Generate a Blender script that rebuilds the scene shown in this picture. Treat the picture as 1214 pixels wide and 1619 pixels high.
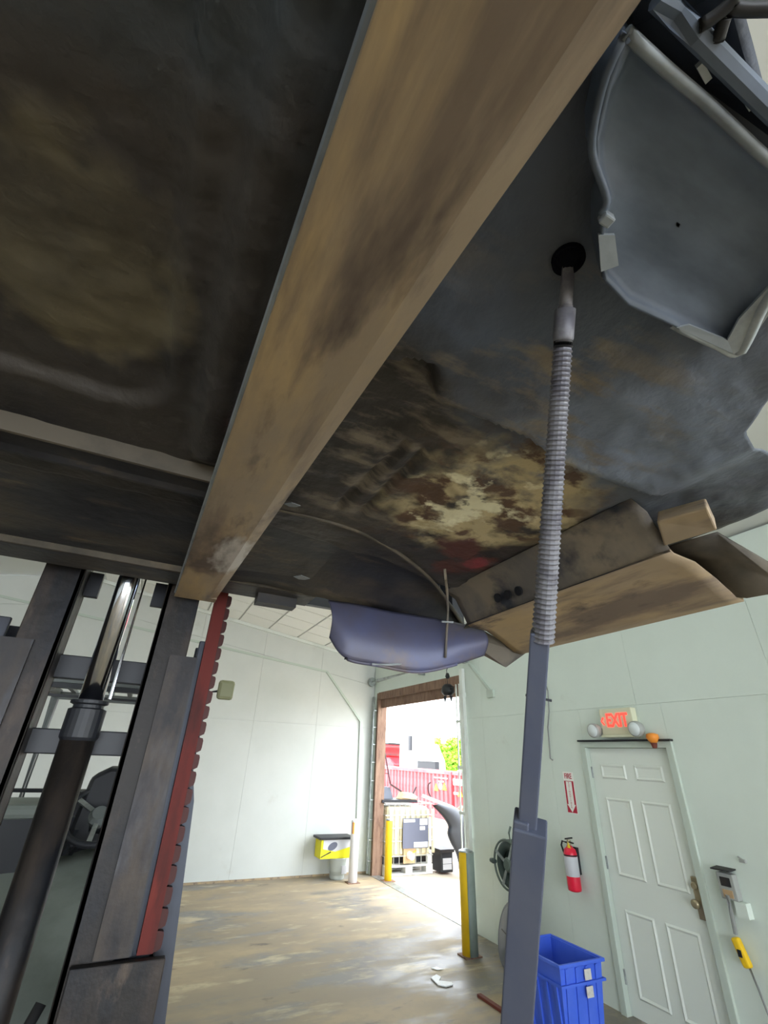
import bpy, bmesh, math, random
from mathutils import Vector, Matrix, noise as mnoise
random.seed(7)
for o in list(bpy.data.objects): bpy.data.objects.remove(o)
S = bpy.context.scene
COL = S.collection

# ------------------------------------------------------------------ camera
F, CX, CY, H = 711.0, 607.0, 809.5, 1.87
def nrm(x, y, z): return Vector((x, y, z)).normalized()
UPV = nrm((660 - CX) / F, (CY + 500) / F, -1)
AWY = nrm((212 - CX) / F, (CY - 1182) / F, -1)
AWY = (AWY - UPV * AWY.dot(UPV)).normalized()
RGT = AWY.cross(UPV)
ROT = Matrix((RGT, AWY, UPV))
cam = bpy.data.cameras.new('camera')
cam.sensor_fit = 'VERTICAL'; cam.sensor_height = 36.0; cam.lens = F / 1619 * 36.0
cam.clip_start = 0.02; cam.clip_end = 400
camo = bpy.data.objects.new('camera', cam); COL.objects.link(camo)
camo.matrix_world = Matrix.Translation((0, 0, H)) @ ROT.to_4x4()
S.camera = camo

# ------------------------------------------------------------------ sky, sun, exposure
W = bpy.data.worlds.new('overcast_sky'); S.world = W; W.use_nodes = True
bg = W.node_tree.nodes['Background']
bg.inputs[0].default_value = (0.86, 0.93, 1.0, 1); bg.inputs[1].default_value = 6.0
sl = bpy.data.lights.new('hazy_sun', 'SUN'); sl.energy = 1.5; sl.angle = math.radians(25); sl.color = (1, .97, .92)
slo = bpy.data.objects.new('hazy_sun', sl); COL.objects.link(slo); slo.rotation_euler = (math.radians(28), math.radians(22), 0)
S.view_settings.view_transform = 'Standard'; S.view_settings.look = 'None'
S.view_settings.gamma = 1; S.view_settings.use_curve_mapping = False
S.view_settings.exposure = 0.62

# measuring helpers: sight line from the standing point to a known plane
def _ray(px, py): return ROT @ Vector(((px - CX) / F, (CY - py) / F, -1))
EYE = Vector((0, 0, H))
def uz(px, py, z): d = _ray(px, py); return EYE + d * ((z - H) / d.z)
def uy(px, py, y): d = _ray(px, py); return EYE + d * (y / d.y)
def ux(px, py, x): d = _ray(px, py); return EYE + d * (x / d.x)

# ------------------------------------------------------------------ materials
def lin(c):
    if isinstance(c, str):
        c = [int(c[i:i + 2], 16) / 255 for i in (0, 2, 4)]
        c = [x / 12.92 if x <= .04045 else ((x + .055) / 1.055) ** 2.4 for x in c]
    return (*c, 1)
MATS = {}; FZ0 = 2.455
def cabm(x, y, rx, ry, soft): return ((x - .1, y - .9, 0), (rx, ry, .6), soft)
def frkm(x, y, rx, ry, soft): return ((x + .19, y - 2.6, 2.36), (rx, ry, .4), soft)
def mat(name, base, rough=.6, metal=0, layers=(), bump=0, bscale=40, emit=None, estr=0, spec=.4, trans=0, alpha=1):
    """layers: (colour, scale, lo, hi, stretch(3), mask) - mask = (centre, radius(3), soft) patch with a shape of its own; roughness as 7th"""
    if name in MATS: return MATS[name]
    m = bpy.data.materials.new(name); MATS[name] = m; m.use_nodes = True
    nt = m.node_tree; N = nt.nodes; L = nt.links
    b = N['Principled BSDF']
    b.inputs['Base Color'].default_value = lin(base); b.inputs['Roughness'].default_value = rough
    b.inputs['Metallic'].default_value = metal; b.inputs['Specular IOR Level'].default_value = spec
    b.inputs['Transmission Weight'].default_value = trans; b.inputs['Alpha'].default_value = alpha
    if emit:
        b.inputs['Emission Color'].default_value = lin(emit); b.inputs['Emission Strength'].default_value = estr
    if layers or bump:
        tc = N.new('ShaderNodeTexCoord')
    col = None; rgh = None
    for i, ly in enumerate(layers):
        c, sc, lo, hi = ly[:4]; st = ly[4] if len(ly) > 4 and ly[4] else (1, 1, 1); mk = ly[5] if len(ly) > 5 else None
        lr = ly[6] if len(ly) > 6 else None
        mp = N.new('ShaderNodeMapping'); mp.inputs['Scale'].default_value = st
        mp.inputs['Location'].default_value = (i * 3.7 + len(name) * .31, i * 1.9, i * 2.3)
        L.new(tc.outputs['Object'], mp.inputs[0])
        nz = N.new('ShaderNodeTexNoise'); nz.inputs['Scale'].default_value = sc; nz.inputs['Detail'].default_value = 6
        nz.inputs['Roughness'].default_value = .6
        L.new(mp.outputs[0], nz.inputs['Vector'])
        mr = N.new('ShaderNodeMapRange'); mr.inputs[1].default_value = lo; mr.inputs[2].default_value = hi
        L.new(nz.outputs[0], mr.inputs[0]); fac = mr.outputs[0]
        if mk:
            (cx, cy, cz), (rx, ry, rz), soft = mk
            m2 = N.new('ShaderNodeMapping'); m2.vector_type = 'TEXTURE'
            m2.inputs['Location'].default_value = (cx, cy, cz); m2.inputs['Scale'].default_value = (rx, ry, rz)
            L.new(tc.outputs['Object'], m2.inputs[0])
            n2 = N.new('ShaderNodeTexNoise'); n2.inputs['Scale'].default_value = 2.2; n2.inputs['Detail'].default_value = 5
            L.new(m2.outputs[0], n2.inputs['Vector'])
            ln = N.new('ShaderNodeVectorMath'); ln.operation = 'LENGTH'; L.new(m2.outputs[0], ln.inputs[0])
            ad = N.new('ShaderNodeMath'); ad.operation = 'MULTIPLY_ADD'
            L.new(n2.outputs[0], ad.inputs[0]); ad.inputs[1].default_value = 1.2; L.new(ln.outputs['Value'], ad.inputs[2])
            r2 = N.new('ShaderNodeMapRange'); r2.inputs[1].default_value = 1.6 - soft; r2.inputs[2].default_value = 1.6 + soft
            r2.inputs[3].default_value = 1; r2.inputs[4].default_value = 0
            L.new(ad.outputs[0], r2.inputs[0])
            mu = N.new('ShaderNodeMath'); mu.operation = 'MULTIPLY'; L.new(fac, mu.inputs[0]); L.new(r2.outputs[0], mu.inputs[1])
            fac = mu.outputs[0]
        mx = N.new('ShaderNodeMix'); mx.data_type = 'RGBA'
        if col is None: mx.inputs[6].default_value = lin(base)
        else: L.new(col, mx.inputs[6])
        mx.inputs[7].default_value = lin(c); L.new(fac, mx.inputs[0]); col = mx.outputs[2]
        if lr is not None:
            rm = N.new('ShaderNodeMix'); rm.data_type = 'FLOAT'
            if rgh is None: rm.inputs[2].default_value = rough
            else: L.new(rgh, rm.inputs[2])
            rm.inputs[3].default_value = lr; L.new(fac, rm.inputs[0]); rgh = rm.outputs[0]
    if col is not None: L.new(col, b.inputs['Base Color'])
    if rgh is not None: L.new(rgh, b.inputs['Roughness'])
    if bump:
        nz = N.new('ShaderNodeTexNoise'); nz.inputs['Scale'].default_value = bscale; nz.inputs['Detail'].default_value = 5
        L.new(tc.outputs['Object'], nz.inputs['Vector'])
        bp = N.new('ShaderNodeBump'); bp.inputs['Strength'].default_value = bump; bp.inputs['Distance'].default_value = .02
        L.new(nz.outputs[0], bp.inputs['Height']); L.new(bp.outputs[0], b.inputs['Normal'])
    return m

M = dict(
    wall=mat('wall_paint', 'D4D7D4', .6, layers=[('C8CCC8', .8, .4, .75), ('BDBAB2', 2.2, .64, .85)]),
    wallr=mat('wall_paint_green', 'DCE6DE', .5, layers=[('D2DCD4', .7, .4, .75), ('C1C6BB', 2.0, .66, .85)]),
    ceil=mat('ceiling_tile', 'EDEEEA', .8),
    tgrid=mat('ceiling_grid', 'C9CBC6', .5),
    floor=mat('shop_floor_concrete', '998C79', .72, spec=.25, bump=.05, bscale=6, layers=[
        ('AE9C80', .55, .45, .62, (1, 2.2, 1)), ('7E7973', .6, .5, .6, (1, 2.6, 1), None, .38),
        ('BBAC8E', 1.3, .56, .66, (1, 3.2, 1)), ('655C52', 2.3, .62, .72, (1, 2.5, 1), None, .5), ('9C907A', 9, .5, .8)]),
    outconc=mat('yard_concrete', 'B9AC98', .8, layers=[('9C9080', .7, .45, .7), ('D3C9B8', 1.6, .55, .7)]),
    wood=mat('old_brown_timber', '7A5F50', .8, bump=.2, bscale=30, layers=[('8F7563', 3, .4, .7, (6, 6, 1)), ('5B463B', 7, .55, .7, (4, 4, .7))]),
    galv=mat('galvanised_steel', 'A9AFAF', .4, .7, layers=[('8D9292', 12, .45, .6)]),
    whitem=mat('white_painted_metal', 'E4E9E4', .45, layers=[('CFD5CF', 3, .5, .75)]),
    door=mat('white_door_paint', 'E4EAE3', .42, layers=[('CFCBB9', 1.6, .6, .85)]),
    jamb=mat('door_frame_paint', 'BFCAC0', .45),
    brass=mat('dull_brass', 'A3977C', .35, .6),
    yellow=mat('bollard_yellow', 'EFC41F', .5, layers=[('C99B20', 4, .58, .75)]),
    whiteb=mat('bollard_white', 'EDEDF0', .5, layers=[('D9B98E', 1.2, .6, .8)]),
    orange=mat('orange_reflector', 'F2963A', .45),
    void=mat('unlit_hole_rubber', '15161C', 1.0, spec=0),
    edge=mat('worn_grey_edge', '868D92', .5, .2, layers=[('6A7178', 8, .45, .65)]),  # pale tone painted for edges that catch the light; also scuffs and clip
    guardg=mat('grey_green_guard', '8C9A92', .5, layers=[('7A8780', 3, .45, .7)]),
    black=mat('black_plastic', '1B1C20', .5),
    dark=mat('dark_iron', '2A2B30', .55, .3, layers=[('3A3430', 6, .5, .7)]),
    blue=mat('blue_plastic', '4468DC', .42, layers=[('5576E4', 3, .45, .75)]),
    sticker=mat('worn_sticker', 'C9C6C2', .6, layers=[('A8A29C', 18, .5, .65)]),
    red=mat('extinguisher_red', 'E0203F', .3),
    signred=mat('sign_red', 'B81E3A', .5), signw=mat('sign_white', 'F1F1EC', .5),
    exith=mat('exit_housing', 'D9D9BE', .5), exitl=mat('exit_letters', 'FF3B30', .4, emit='FF3A30', estr=1.6),
    lamp=mat('clear_lamp_lens', 'DDE4E6', .15), lampb=mat('lamp_back_grey', 'A3A6A3', .5),
    silver=mat('label_silver', 'C5C6CC', .4), reel=mat('reel_green_grey', '5A6660', .5, .2), hose=mat('rubber_hose', '3A4744', .55),
    lid=mat('dark_grey_lid', '5F6470', .45, layers=[('717682', 2, .45, .7)]),
    forky=mat('worn_fork_steel', '948470', .5, .2, bump=.12, bscale=14, layers=[
        ('AD956F', 1.6, .42, .62, (5, 1, 5)), ('75675A', 1.5, .48, .62, (7, .9, 5)), ('5A4F48', 2.2, .52, .64, (4, 1.0, 4), frkm(.14, .62, .10, .75, .4)),
        ('5A4C42', 2, .3, .45, (3, 1, 3), frkm(.07, 1.33, .10, .2, .25)),
        ('B9B4AE', 2.5, .38, .5, (3, 1, 3), frkm(.125, 1.33, .05, .16, .25))]),
    mast=mat('oily_mast_steel', '242120', .5, .35, bump=.15, bscale=20, layers=[('3D342E', 2.5, .45, .65, (3, 3, .8)), ('181A20', 3, .5, .66, (2, 2, .6)), ('4A4038', 6, .6, .72, (2, 2, .8))]),
    mastg=mat('mast_grey_blue', '3A3E48', .42, .35, layers=[('2C2D33', 2, .45, .65, (2, 2, .4)), ('4F525A', 5, .58, .7, (2, 2, .3))]),
    mastf=mat('rail_face_oil_streaked', '2E2C2D', .5, .3, bump=.12, bscale=16, layers=[('3E362F', 1.8, .42, .6, (3, 3, .8)), ('454A55', 1.6, .5, .65, (2, 2, .7)), ('211F22', 3, .52, .66, (2, 2, .7))]),
    chrome=mat('chrome_rod', 'C9CDD6', .12, 1.0),
    redsteel=mat('red_chain_guard', '5E2521', .6, .1, spec=.2, layers=[('43201E', 4, .45, .62, (3, 3, .6)), ('86382C', 2, .56, .7, (2, 2, .6))]),
    chain=mat('dull_red_chain', '3C1F1D', .5, .5),
    flgrey=mat('forklift_grey', '6A7070', .45, layers=[('585E60', 2.5, .45, .7)]), fldark=mat('forklift_black', '22242A', .45),
    flcow=mat('cowl_grey_textured', '7D8480', .6, layers=[('6B726E', 4, .45, .7)], bump=.05, bscale=90),
    rubber=mat('tyre_rubber', '1E1E20', .75), amber=mat('amber_beacon', 'F08A1C', .3), olive=mat('olive_lamp_lens', '8F9070', .3),
    rust=mat('tan_rusty_sill', 'A29078', .65, .05, bump=.15, bscale=22, layers=[
        ('B39C78', 1.5, .45, .62, (5, 1, 5)), ('7A6C60', 1.6, .52, .64, (6, 1, 5)), ('574E4A', 3.2, .58, .68, (3, 1, 3))]),
    under=mat('black_undercoat', '303136', .5, .1, bump=.15, bscale=30, layers=[('47413A', 2.2, .45, .62, (1, 2.5, 1)), ('6A5D4D', 3.5, .58, .7, (1, 3, 1)), ('1B1C22', 2, .5, .65)]),
    flange=mat('dusty_flange', '5A5348', .6, .1, layers=[('3C3833', 6, .45, .65), ('77695450'[:6], 4, .58, .7)]),
    sillin=mat('dusty_inner_sill', '68635E', .6, .1, bump=.2, bscale=24, layers=[('857A6A', 2.2, .42, .6, (1, 2, 1)), ('45454B', 2.4, .48, .62), ('333640', 3.4, .56, .66)]),
    bluegr=mat('blue_grey_panel', '586272', .5, .1, bump=.06, bscale=14, layers=[('4A5462', 1.8, .42, .65), ('657080', 3, .52, .7, (1, 3, 1))]),
    bright=mat('bare_bright_edge', 'A9B0B4', .45, .3, layers=[('7C8389', 8, .45, .65)]),  # bright tone imitates light on flange edges; also used for small clips
    bluep=mat('blue_black_fairing', '565A78', .4, .1, layers=[('56535F', 2.2, .45, .65), ('6F625A', 2.6, .56, .68)]),
    boot=mat('braided_grey_sheath', '77777D', .5, .25, layers=[('5F5E66', 30, .45, .6)]),
    shaft=mat('steel_blue_shaft', '555B6E', .5, .3, layers=[('606472', 3, .45, .7, (2, 2, .5)), ('544C48', 2.5, .6, .75)]),
    cabpaint=mat('cab_dark_paint', '2B2F36', .35),
    glass=mat('window_glass', 'A9B6BA', .05, trans=.8, alpha=.5),
    conred=mat('container_red', 'D2474D', .55, layers=[('E0686B', 1.2, .45, .65), ('B93A3D', 3, .6, .75)]),
    hazy=mat('hazard_yellow', 'F4D62E', .5), tot=mat('tote_plastic', 'E2D7B8', .5, layers=[('CDB98E', 2, .45, .7)]),
    totl=mat('tote_label_slate', '5C5F70', .5), cage=mat('tote_cage_steel', 'B5B6B2', .35, .6), pal=mat('pallet_plastic', 'CFCFCB', .6),
    truckw=mat('truck_white', 'F4F5F6', .3), truckr=mat('truck_red', 'D12B33', .3),
    leaf=mat('leaf_green', '8DC43A', .6, layers=[('C3DE55', 1.5, .45, .65), ('6FA62F', 3, .5, .7)]), bark=mat('bark', '6B5A45', .9),
    lawn=mat('lawn_grass', '9CC64B', .8, layers=[('C2D660', .6, .4, .7)]),
    tan=mat('tan_cardboard', 'B99C78', .8), ygraph=mat('yellow_print', 'E4DC1E', .5), tub=mat('clear_tub', 'C4CDCB', .35),
    led=mat('led_diffuser', 'FFFFFF', .5, emit='F2FFF4', estr=5.6),
    brownst=mat('reddish_stick', '6B3428', .7), cord=mat('grey_cord', '8E9190', .6), tape=mat('white_litter', 'F3F4F6', .6),
)
# the driver's floor of the cab: black undercoat, tan dust, a blistered rust patch, blue grey metal with bluish haze painted in towards the front
M['floorpan'] = mat('cab_floor_underside', '33302E', .55, .1, bump=.3, bscale=26, layers=[
    ('403C38', 2.0, .42, .62, (1, 2, 1)), ('232327', 2.6, .5, .64),
    ('6C644F', 1.6, .28, .56, None, cabm(*uz(120, 430, FZ0).xy, .145, .17, .18)),
    ('3C4145', 1.6, .3, .5, None, cabm(-.22, .12, .26, .16, .35)),
    ('6B7484', 1.4, .2, .5, None, cabm(.86, .38, .40, .32, .3)),  # bluish haze put into the colour, here and in the layer below
    ('4D5563', 1.4, .2, .5, None, cabm(.36, .20, .24, .22, .3)),
    ('766D60', 5, .5, .62, (1, 3, 1), cabm(.48, .66, .36, .42, .3)),
    ('B8A983', 4.5, .40, .50, (1, 1.4, 1), cabm(*uz(775, 805, FZ0).xy, .24, .25, .2)),
    ('5A4535', 7, .5, .58, (1, 1.4, 1), cabm(*uz(765, 800, FZ0).xy, .27, .28, .25)),
    ('54302A', 6, .48, .56, None, cabm(*uz(720, 880, FZ0).xy, .15, .14, .2)),
    ('E0DAB8', 6, .52, .58, (1, 1.3, 1), cabm(*uz(745, 790, FZ0).xy, .18, .2, .2)),
    ('8A3B43', 3, .3, .45, None, cabm(*uz(752, 890, FZ0).xy, .045, .04, .15))])

# ------------------------------------------------------------------ mesh building
def basis(d):
    d = Vector(d).normalized(); a = Vector((0, 0, 1)) if abs(d.z) < .9 else Vector((1, 0, 0))
    u = d.cross(a).normalized(); return u, u.cross(d).normalized(), d
class MB:
    def __init__(s): s.v = []; s.f = []
    def add(s, vs, fs):
        n = len(s.v); s.v += [Vector(v) for v in vs]; s.f += [tuple(i + n for i in f) for f in fs]; return s
    def box(s, x0, x1, y0, y1, z0, z1):
        return s.add([(x, y, z) for z in (z0, z1) for y in (y0, y1) for x in (x0, x1)],
                     [(0, 2, 3, 1), (4, 5, 7, 6), (0, 1, 5, 4), (2, 6, 7, 3), (0, 4, 6, 2), (1, 3, 7, 5)])
    def obox(s, a, b, w, h, up=(0, 0, 1)):
        a, b = Vector(a), Vector(b); d = (b - a).normalized(); up = Vector(up)
        if abs(d.dot(up)) > .95: up = Vector((0, 1, 0))
        u = d.cross(up).normalized() * w / 2; v = u.cross(d).normalized() * h / 2
        vs = [p + i * u + j * v for p in (a, b) for j in (-1, 1) for i in (-1, 1)]
        return s.add(vs, [(0, 2, 3, 1), (4, 5, 7, 6), (0, 1, 5, 4), (2, 6, 7, 3), (0, 4, 6, 2), (1, 3, 7, 5)])
    def plate(s, pts, off):
        off = Vector(off); n = len(pts); pts = [Vector(p) for p in pts]
        fs = [tuple(range(n)), tuple(range(2 * n - 1, n - 1, -1))] + [(i, i + n, (i + 1) % n + n, (i + 1) % n) for i in range(n)]
        return s.add(pts + [p + off for p in pts], fs)
    def tube(s, path, r, n=8, cap=True):
        path = [Vector(p) for p in path]; k = len(path); rs = r if isinstance(r, (list, tuple)) else [r] * k
        vs = []; fs = []; pu = None
        for i, p in enumerate(path):
            d = (path[min(i + 1, k - 1)] - path[max(i - 1, 0)])
            u, w, d = basis(d)
            if pu is not None:
                u2 = pu - d * pu.dot(d)
                if u2.length > 1e-4: u = u2.normalized(); w = d.cross(u)
            pu = u
            for j in range(n):
                a = 2 * math.pi * j / n; vs.append(p + (u * math.cos(a) + w * math.sin(a)) * rs[i])
        for i in range(k - 1):
            for j in range(n):
                fs.append((i * n + j, i * n + (j + 1) % n, (i + 1) * n + (j + 1) % n, (i + 1) * n + j))
        if cap: fs += [tuple(range(n - 1, -1, -1)), tuple(range((k - 1) * n, k * n))]
        return s.add(vs, fs)
    def lathe(s, c, axis, prof, n=24, cap=True):
        """prof: (radius, height along axis)"""
        u, w, d = basis(axis); c = Vector(c); k = len(prof); vs = []; fs = []
        for r, h in prof:
            for j in range(n):
                a = 2 * math.pi * j / n; vs.append(c + d * h + (u * math.cos(a) + w * math.sin(a)) * r)
        for i in range(k - 1):
            for j in range(n): fs.append((i * n + j, i * n + (j + 1) % n, (i + 1) * n + (j + 1) % n, (i + 1) * n + j))
        if cap: fs += [tuple(range(n - 1, -1, -1)), tuple(range((k - 1) * n, k * n))]
        return s.add(vs, fs)
    def torus(s, c, axis, R, r, n=24, m=8):
        u, w, d = basis(axis); c = Vector(c); vs = []; fs = []
        for i in range(n):
            a = 2 * math.pi * i / n; e = u * math.cos(a) + w * math.sin(a)
            for j in range(m):
                b = 2 * math.pi * j / m; vs.append(c + e * (R + r * math.cos(b)) + d * r * math.sin(b))
        for i in range(n):
            for j in range(m): fs.append((i * m + j, ((i + 1) % n) * m + j, ((i + 1) % n) * m + (j + 1) % m, i * m + (j + 1) % m))
        return s.add(vs, fs)
    def grid(s, rows):
        k = len(rows); n = len(rows[0]); fs = [(i * n + j, i * n + j + 1, (i + 1) * n + j + 1, (i + 1) * n + j) for i in range(k - 1) for j in range(n - 1)]
        return s.add([p for r in rows for p in r], fs)
    def build(s, name, m, parent=None, smooth=False, bevel=0, solid=0, origin=None):
        off = Vector((0, 0, 0)); p = parent
        while p is not None: off += p.location; p = p.parent
        if origin is not None: o_loc = Vector(origin) - off
        else: o_loc = Vector((0, 0, 0))
        me = bpy.data.meshes.new(name); me.from_pydata([tuple(v - off - o_loc) for v in s.v], [], s.f)
        bm = bmesh.new(); bm.from_mesh(me); bmesh.ops.recalc_face_normals(bm, faces=bm.faces); bm.to_mesh(me); bm.free()
        me.materials.append(M[m] if isinstance(m, str) else m)
        if smooth:
            for q in me.polygons: q.use_smooth = True
        o = bpy.data.objects.new(name, me); COL.objects.link(o); o.parent = parent; o.location = o_loc
        if solid:
            md = o.modifiers.new('thickness', 'SOLIDIFY'); md.thickness = solid; md.offset = 0
        if bevel:
            md = o.modifiers.new('edge', 'BEVEL'); md.width = bevel; md.segments = 2; md.limit_method = 'ANGLE'
        return o
def tag(o, label, cat, group=None, kind=None):
    o['label'] = label; o['category'] = cat
    if group: o['group'] = group
    if kind: o['kind'] = kind
    return o
def struct(o, label=None):
    o['kind'] = 'structure'
    if label: o['label'] = label
    return o
def thing(name, loc, label, cat, group=None):
    o = bpy.data.objects.new(name, None); COL.objects.link(o); o.location = loc; o.empty_display_size = .1
    return tag(o, label, cat, group)
def share(name, src, parent, loc, rot=None):
    """another piece that shares the mesh of src"""
    o = bpy.data.objects.new(name, src.data); COL.objects.link(o); o.parent = parent; o.location = loc
    if rot: o.rotation_euler = rot
    return o
def text(name, body, size, m, parent, mtx, depth=.002, sx=1.0, bold=0):
    cu = bpy.data.curves.new(name, 'FONT'); cu.body = body; cu.size = size; cu.extrude = depth; cu.align_x = 'CENTER'; cu.align_y = 'CENTER'; cu.offset = bold
    t = bpy.data.objects.new('tmp', cu); COL.objects.link(t)
    me = bpy.data.meshes.new_from_object(t.evaluated_get(bpy.context.evaluated_depsgraph_get()))
    bpy.data.objects.remove(t)
    off = Vector((0, 0, 0)); p = parent
    while p is not None: off += p.location; p = p.parent
    me.transform(Matrix.Translation(-off) @ mtx @ Matrix.Diagonal((sx, 1, 1, 1)))
    me.materials.clear(); me.materials.append(M[m])
    o = bpy.data.objects.new(name, me); COL.objects.link(o); o.parent = parent; return o
def facing(origin, right, up):
    r = Vector(right).normalized(); u = Vector(up).normalized(); n = r.cross(u)
    m = Matrix((r, u, n)).transposed().to_4x4(); m.translation = Vector(origin); return m

# ================================================================== THE ROOM
XW, YF, XL, YB = 4.31, 9.32, -7.0, -7.0
def roofz(x):
    return 3.68 + .15 * (XW - x) if x > -1.345 else 3.68 + .15 * (x + 7.0)
OY0, OY1, OZ = 6.10, 9.10, 2.98        # big door opening in the right wall
DY0, DY1, DZ = 2.97, 3.90, 2.03        # exit door opening
struct(MB().box(XL - .2, XW + .16, YB - .2, YF + .2, -.2, 0).build('floor', 'floor'), 'tan stained concrete shop floor with damp streaks')
# right wall: solid core with two openings and an unseen one added for daylight, clad with painted sheets
w = MB(); T0, T1 = XW + .015, XW + .16
w.box(T0, T1, YB, -5.6, 0, 3.7).box(T0, T1, -5.6, -1.6, 3.2, 3.7).box(T0, T1, -1.6, DY0, 0, 3.7).box(T0, T1, DY0, DY1, DZ, 3.7).box(T0, T1, DY1, OY0, 0, 3.7).box(T0, T1, OY0, OY1, OZ, 3.7).box(T0, T1, OY1, YF + .2, 0, 3.7)
wr = struct(w.build('wall_right', 'wallr'), 'white painted wall with exit door and roll-up opening')
def cut(y0, y1, z0, z1, holes):
    rects = [(y0, y1, z0, z1)]
    for (a, b, c, d) in holes:
        out = []
        for (p, q, r, t) in rects:
            if a >= q or b <= p or c >= t or d <= r: out.append((p, q, r, t)); continue
            if p < a: out.append((p, a, r, t))
            if b < q: out.append((b, q, r, t))
            lo, hi = max(p, a), min(q, b)
            if r < c: out.append((lo, hi, r, c))
            if d < t: out.append((lo, hi, d, t))
        rects = out
    return rects
y = YF - .02
while y > -.3:
    for z0, z1 in ((0, 2.40), (2.40, 3.68)):
        for (p, q, r, t) in cut(y - 1.22, y, z0, z1, [(OY0 - .02, OY1 + .02, 0, OZ + .02), (DY0 - .02, DY1 + .02, 0, DZ + .02)]):
            if q - p < .04: continue
            g = .0012
            MB().box(XW, XW + .018, p + g, q - g, r + g, t - g).build('panel', 'wallr', wr)
    y -= 1.22
# far wall with raked top
def rake(x0, x1, z0, top): return [(x0, z0), (x1, z0), (x1, top(x1)), (x0, top(x0))]
m_ = MB().plate([(x, YF + .015, z) for x, z in [(XL, 0), (XW + .16, 0), (XW + .16, 3.7), (-1.345, roofz(-1.345)), (XL, 3.68)]], (0, .15, 0))
wf = struct(m_.build('wall_back', 'wall'), 'white painted far wall with raked top')
x = XW
while x > -3:
    xa = x - 1.22
    MB().box(xa + .0012, x - .0012, YF, YF + .018, 0.03, 2.36).build('panel', 'wall', wf)
    if xa > -1.3 or x < -1.36:
        MB().plate([(xa + .0012, YF, 2.3625), (x - .0012, YF, 2.3625), (x - .0012, YF, roofz(x) - .5), (xa + .0012, YF, roofz(xa) - .5)], (0, .018, 0)).build('panel', 'wall', wf)
        MB().plate([(xa + .0012, YF, roofz(xa) - .496), (x - .0012, YF, roofz(x) - .496), (x - .0012, YF, roofz(x)), (xa + .0012, YF, roofz(xa))], (0, .018, 0)).build('panel', 'wall', wf)
    x = xa
struct(MB().box(XL, XW, YF - .006, YF + .02, 0, .03).build('baseboard_back', 'rust'), 'dirty brown strip at the foot of the far wall')
# rails on the far wall: raked trim, cornice and diagonal brace
struct(MB().plate([(-3, YF - .02, roofz(-3 if False else -1.345) - .53), (3.2, YF - .02, roofz(3.2) - .50), (3.2, YF - .02, roofz(3.2) - .46), (-3, YF - .02, roofz(-1.345) - .49)], (0, .02, 0)).build('trim_1', 'jamb'), 'raked white trim rail on far wall')
struct(MB().obox((3.2, YF - .02, roofz(3.2) - .48), (4.02, YF - .02, 2.48), .04, .05, (0, 1, 0)).obox((4.02, YF - .02, 2.5), (4.08, YF - .02, .1), .035, .035).build('trim_2', 'jamb'), 'white painted conduit dropping diagonally to the corner')
struct(MB().plate([(-1.3, YF - .05, roofz(-1.3) - .05), (XW, YF - .05, roofz(XW) - .05), (XW, YF - .05, roofz(XW) + .01), (-1.3, YF - .05, roofz(-1.3) + .01)], (0, .05, 0)).build('trim_3', 'whitem'), 'white cornice under sloped ceiling')
# left and back walls (behind the photographer), the back one with an unseen doorway added for daylight
struct(MB().box(XL - .15, XL, YB, YF + .15, 0, 3.7).build('wall_left', 'wall'), 'white painted left wall')
w = MB().box(XL, -4.6, YB - .15, YB, 0, 3.7).box(-4.6, 3.4, YB - .15, YB, 3.3, 3.7).box(3.4, XW + .16, YB - .15, YB, 0, 3.7)
w.plate([(XL, YB, 3.7), (XW + .16, YB, 3.7), (-1.345, YB, roofz(-1.345))], (0, -.15, 0))
struct(w.build('wall_front', 'wall'), 'white painted wall with unseen doorway added for daylight')
# ceiling deck with lay-in tiles
cl = MB()
for xa, xb in ((-1.345, XW + .16), (XL - .15, -1.345)):
    za, zb = roofz(xa) if xa > XL else 3.66, roofz(min(xb, XW))
    cl.plate([(xa, YB - .15, za + .02), (xb, YB - .15, zb + .02), (xb, YF + .15, zb + .02), (xa, YF + .15, za + .02)], (0, 0, .1))
ce = struct(cl.build('ceiling', 'tgrid'), 'sloped white ceiling of square lay-in tiles')
sl_ = math.atan(.15); first = None
for i in range(9):
    for j in range(10):
        xc = XW - .31 - i * .61; yc = YF - .36 - j * .61
        if first is None:
            first = MB().box(-.292, .292, -.292, .292, -.008, .03).build('ceiling_tile', 'ceil', ce); t = first
        else: t = share('ceiling_tile', first, ce, (0, 0, 0))
        t.location = (xc, yc, roofz(xc) + .012); t.rotation_euler = (0, sl_, 0)
# LED strip lights
def strip_light(x, y, label):
    z = roofz(x) - .28
    t = thing('strip_light', (x, y, z), label, 'ceiling light', 'strip lights hung under the ceiling')
    MB().box(x - .09, x + .09, y - .62, y + .62, z + .03, z + .09).build('housing', 'whitem', t)
    MB().box(x - .075, x + .075, y - .6, y + .6, z, z + .03).build('diffuser', 'led', t)
    for dy in (-.45, .45): MB().tube([(x, y + dy, z + .09), (x, y + dy, roofz(x) + .02)], .004, 6).build('hanger', 'galv', t)
for i, (x, y) in enumerate([(2.6, 6.2), (2.4, 4.2), (2.2, 2.4), (-3.2, 6.6), (-3.2, 4.6), (-3.2, 1.6), (2.9, -2.2), (-3.2, -2.2), (-.3, 6.4), (-.3, 4.6), (.0, -2.4)]):
    strip_light(x, y, ['strip light nearest the far corner', 'strip light above the exit door wall', 'strip light over the exit door', 'strip light left of the forklift by the far wall',
        'strip light left of the forklift', 'strip light left of the raised cab', 'strip light behind the photographer by the exit wall', 'strip light behind the photographer on the left side',
        'strip light by the middle of the far wall', 'strip light right above the forklift tail', 'strip light behind the photographer in the middle'][i])

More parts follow.
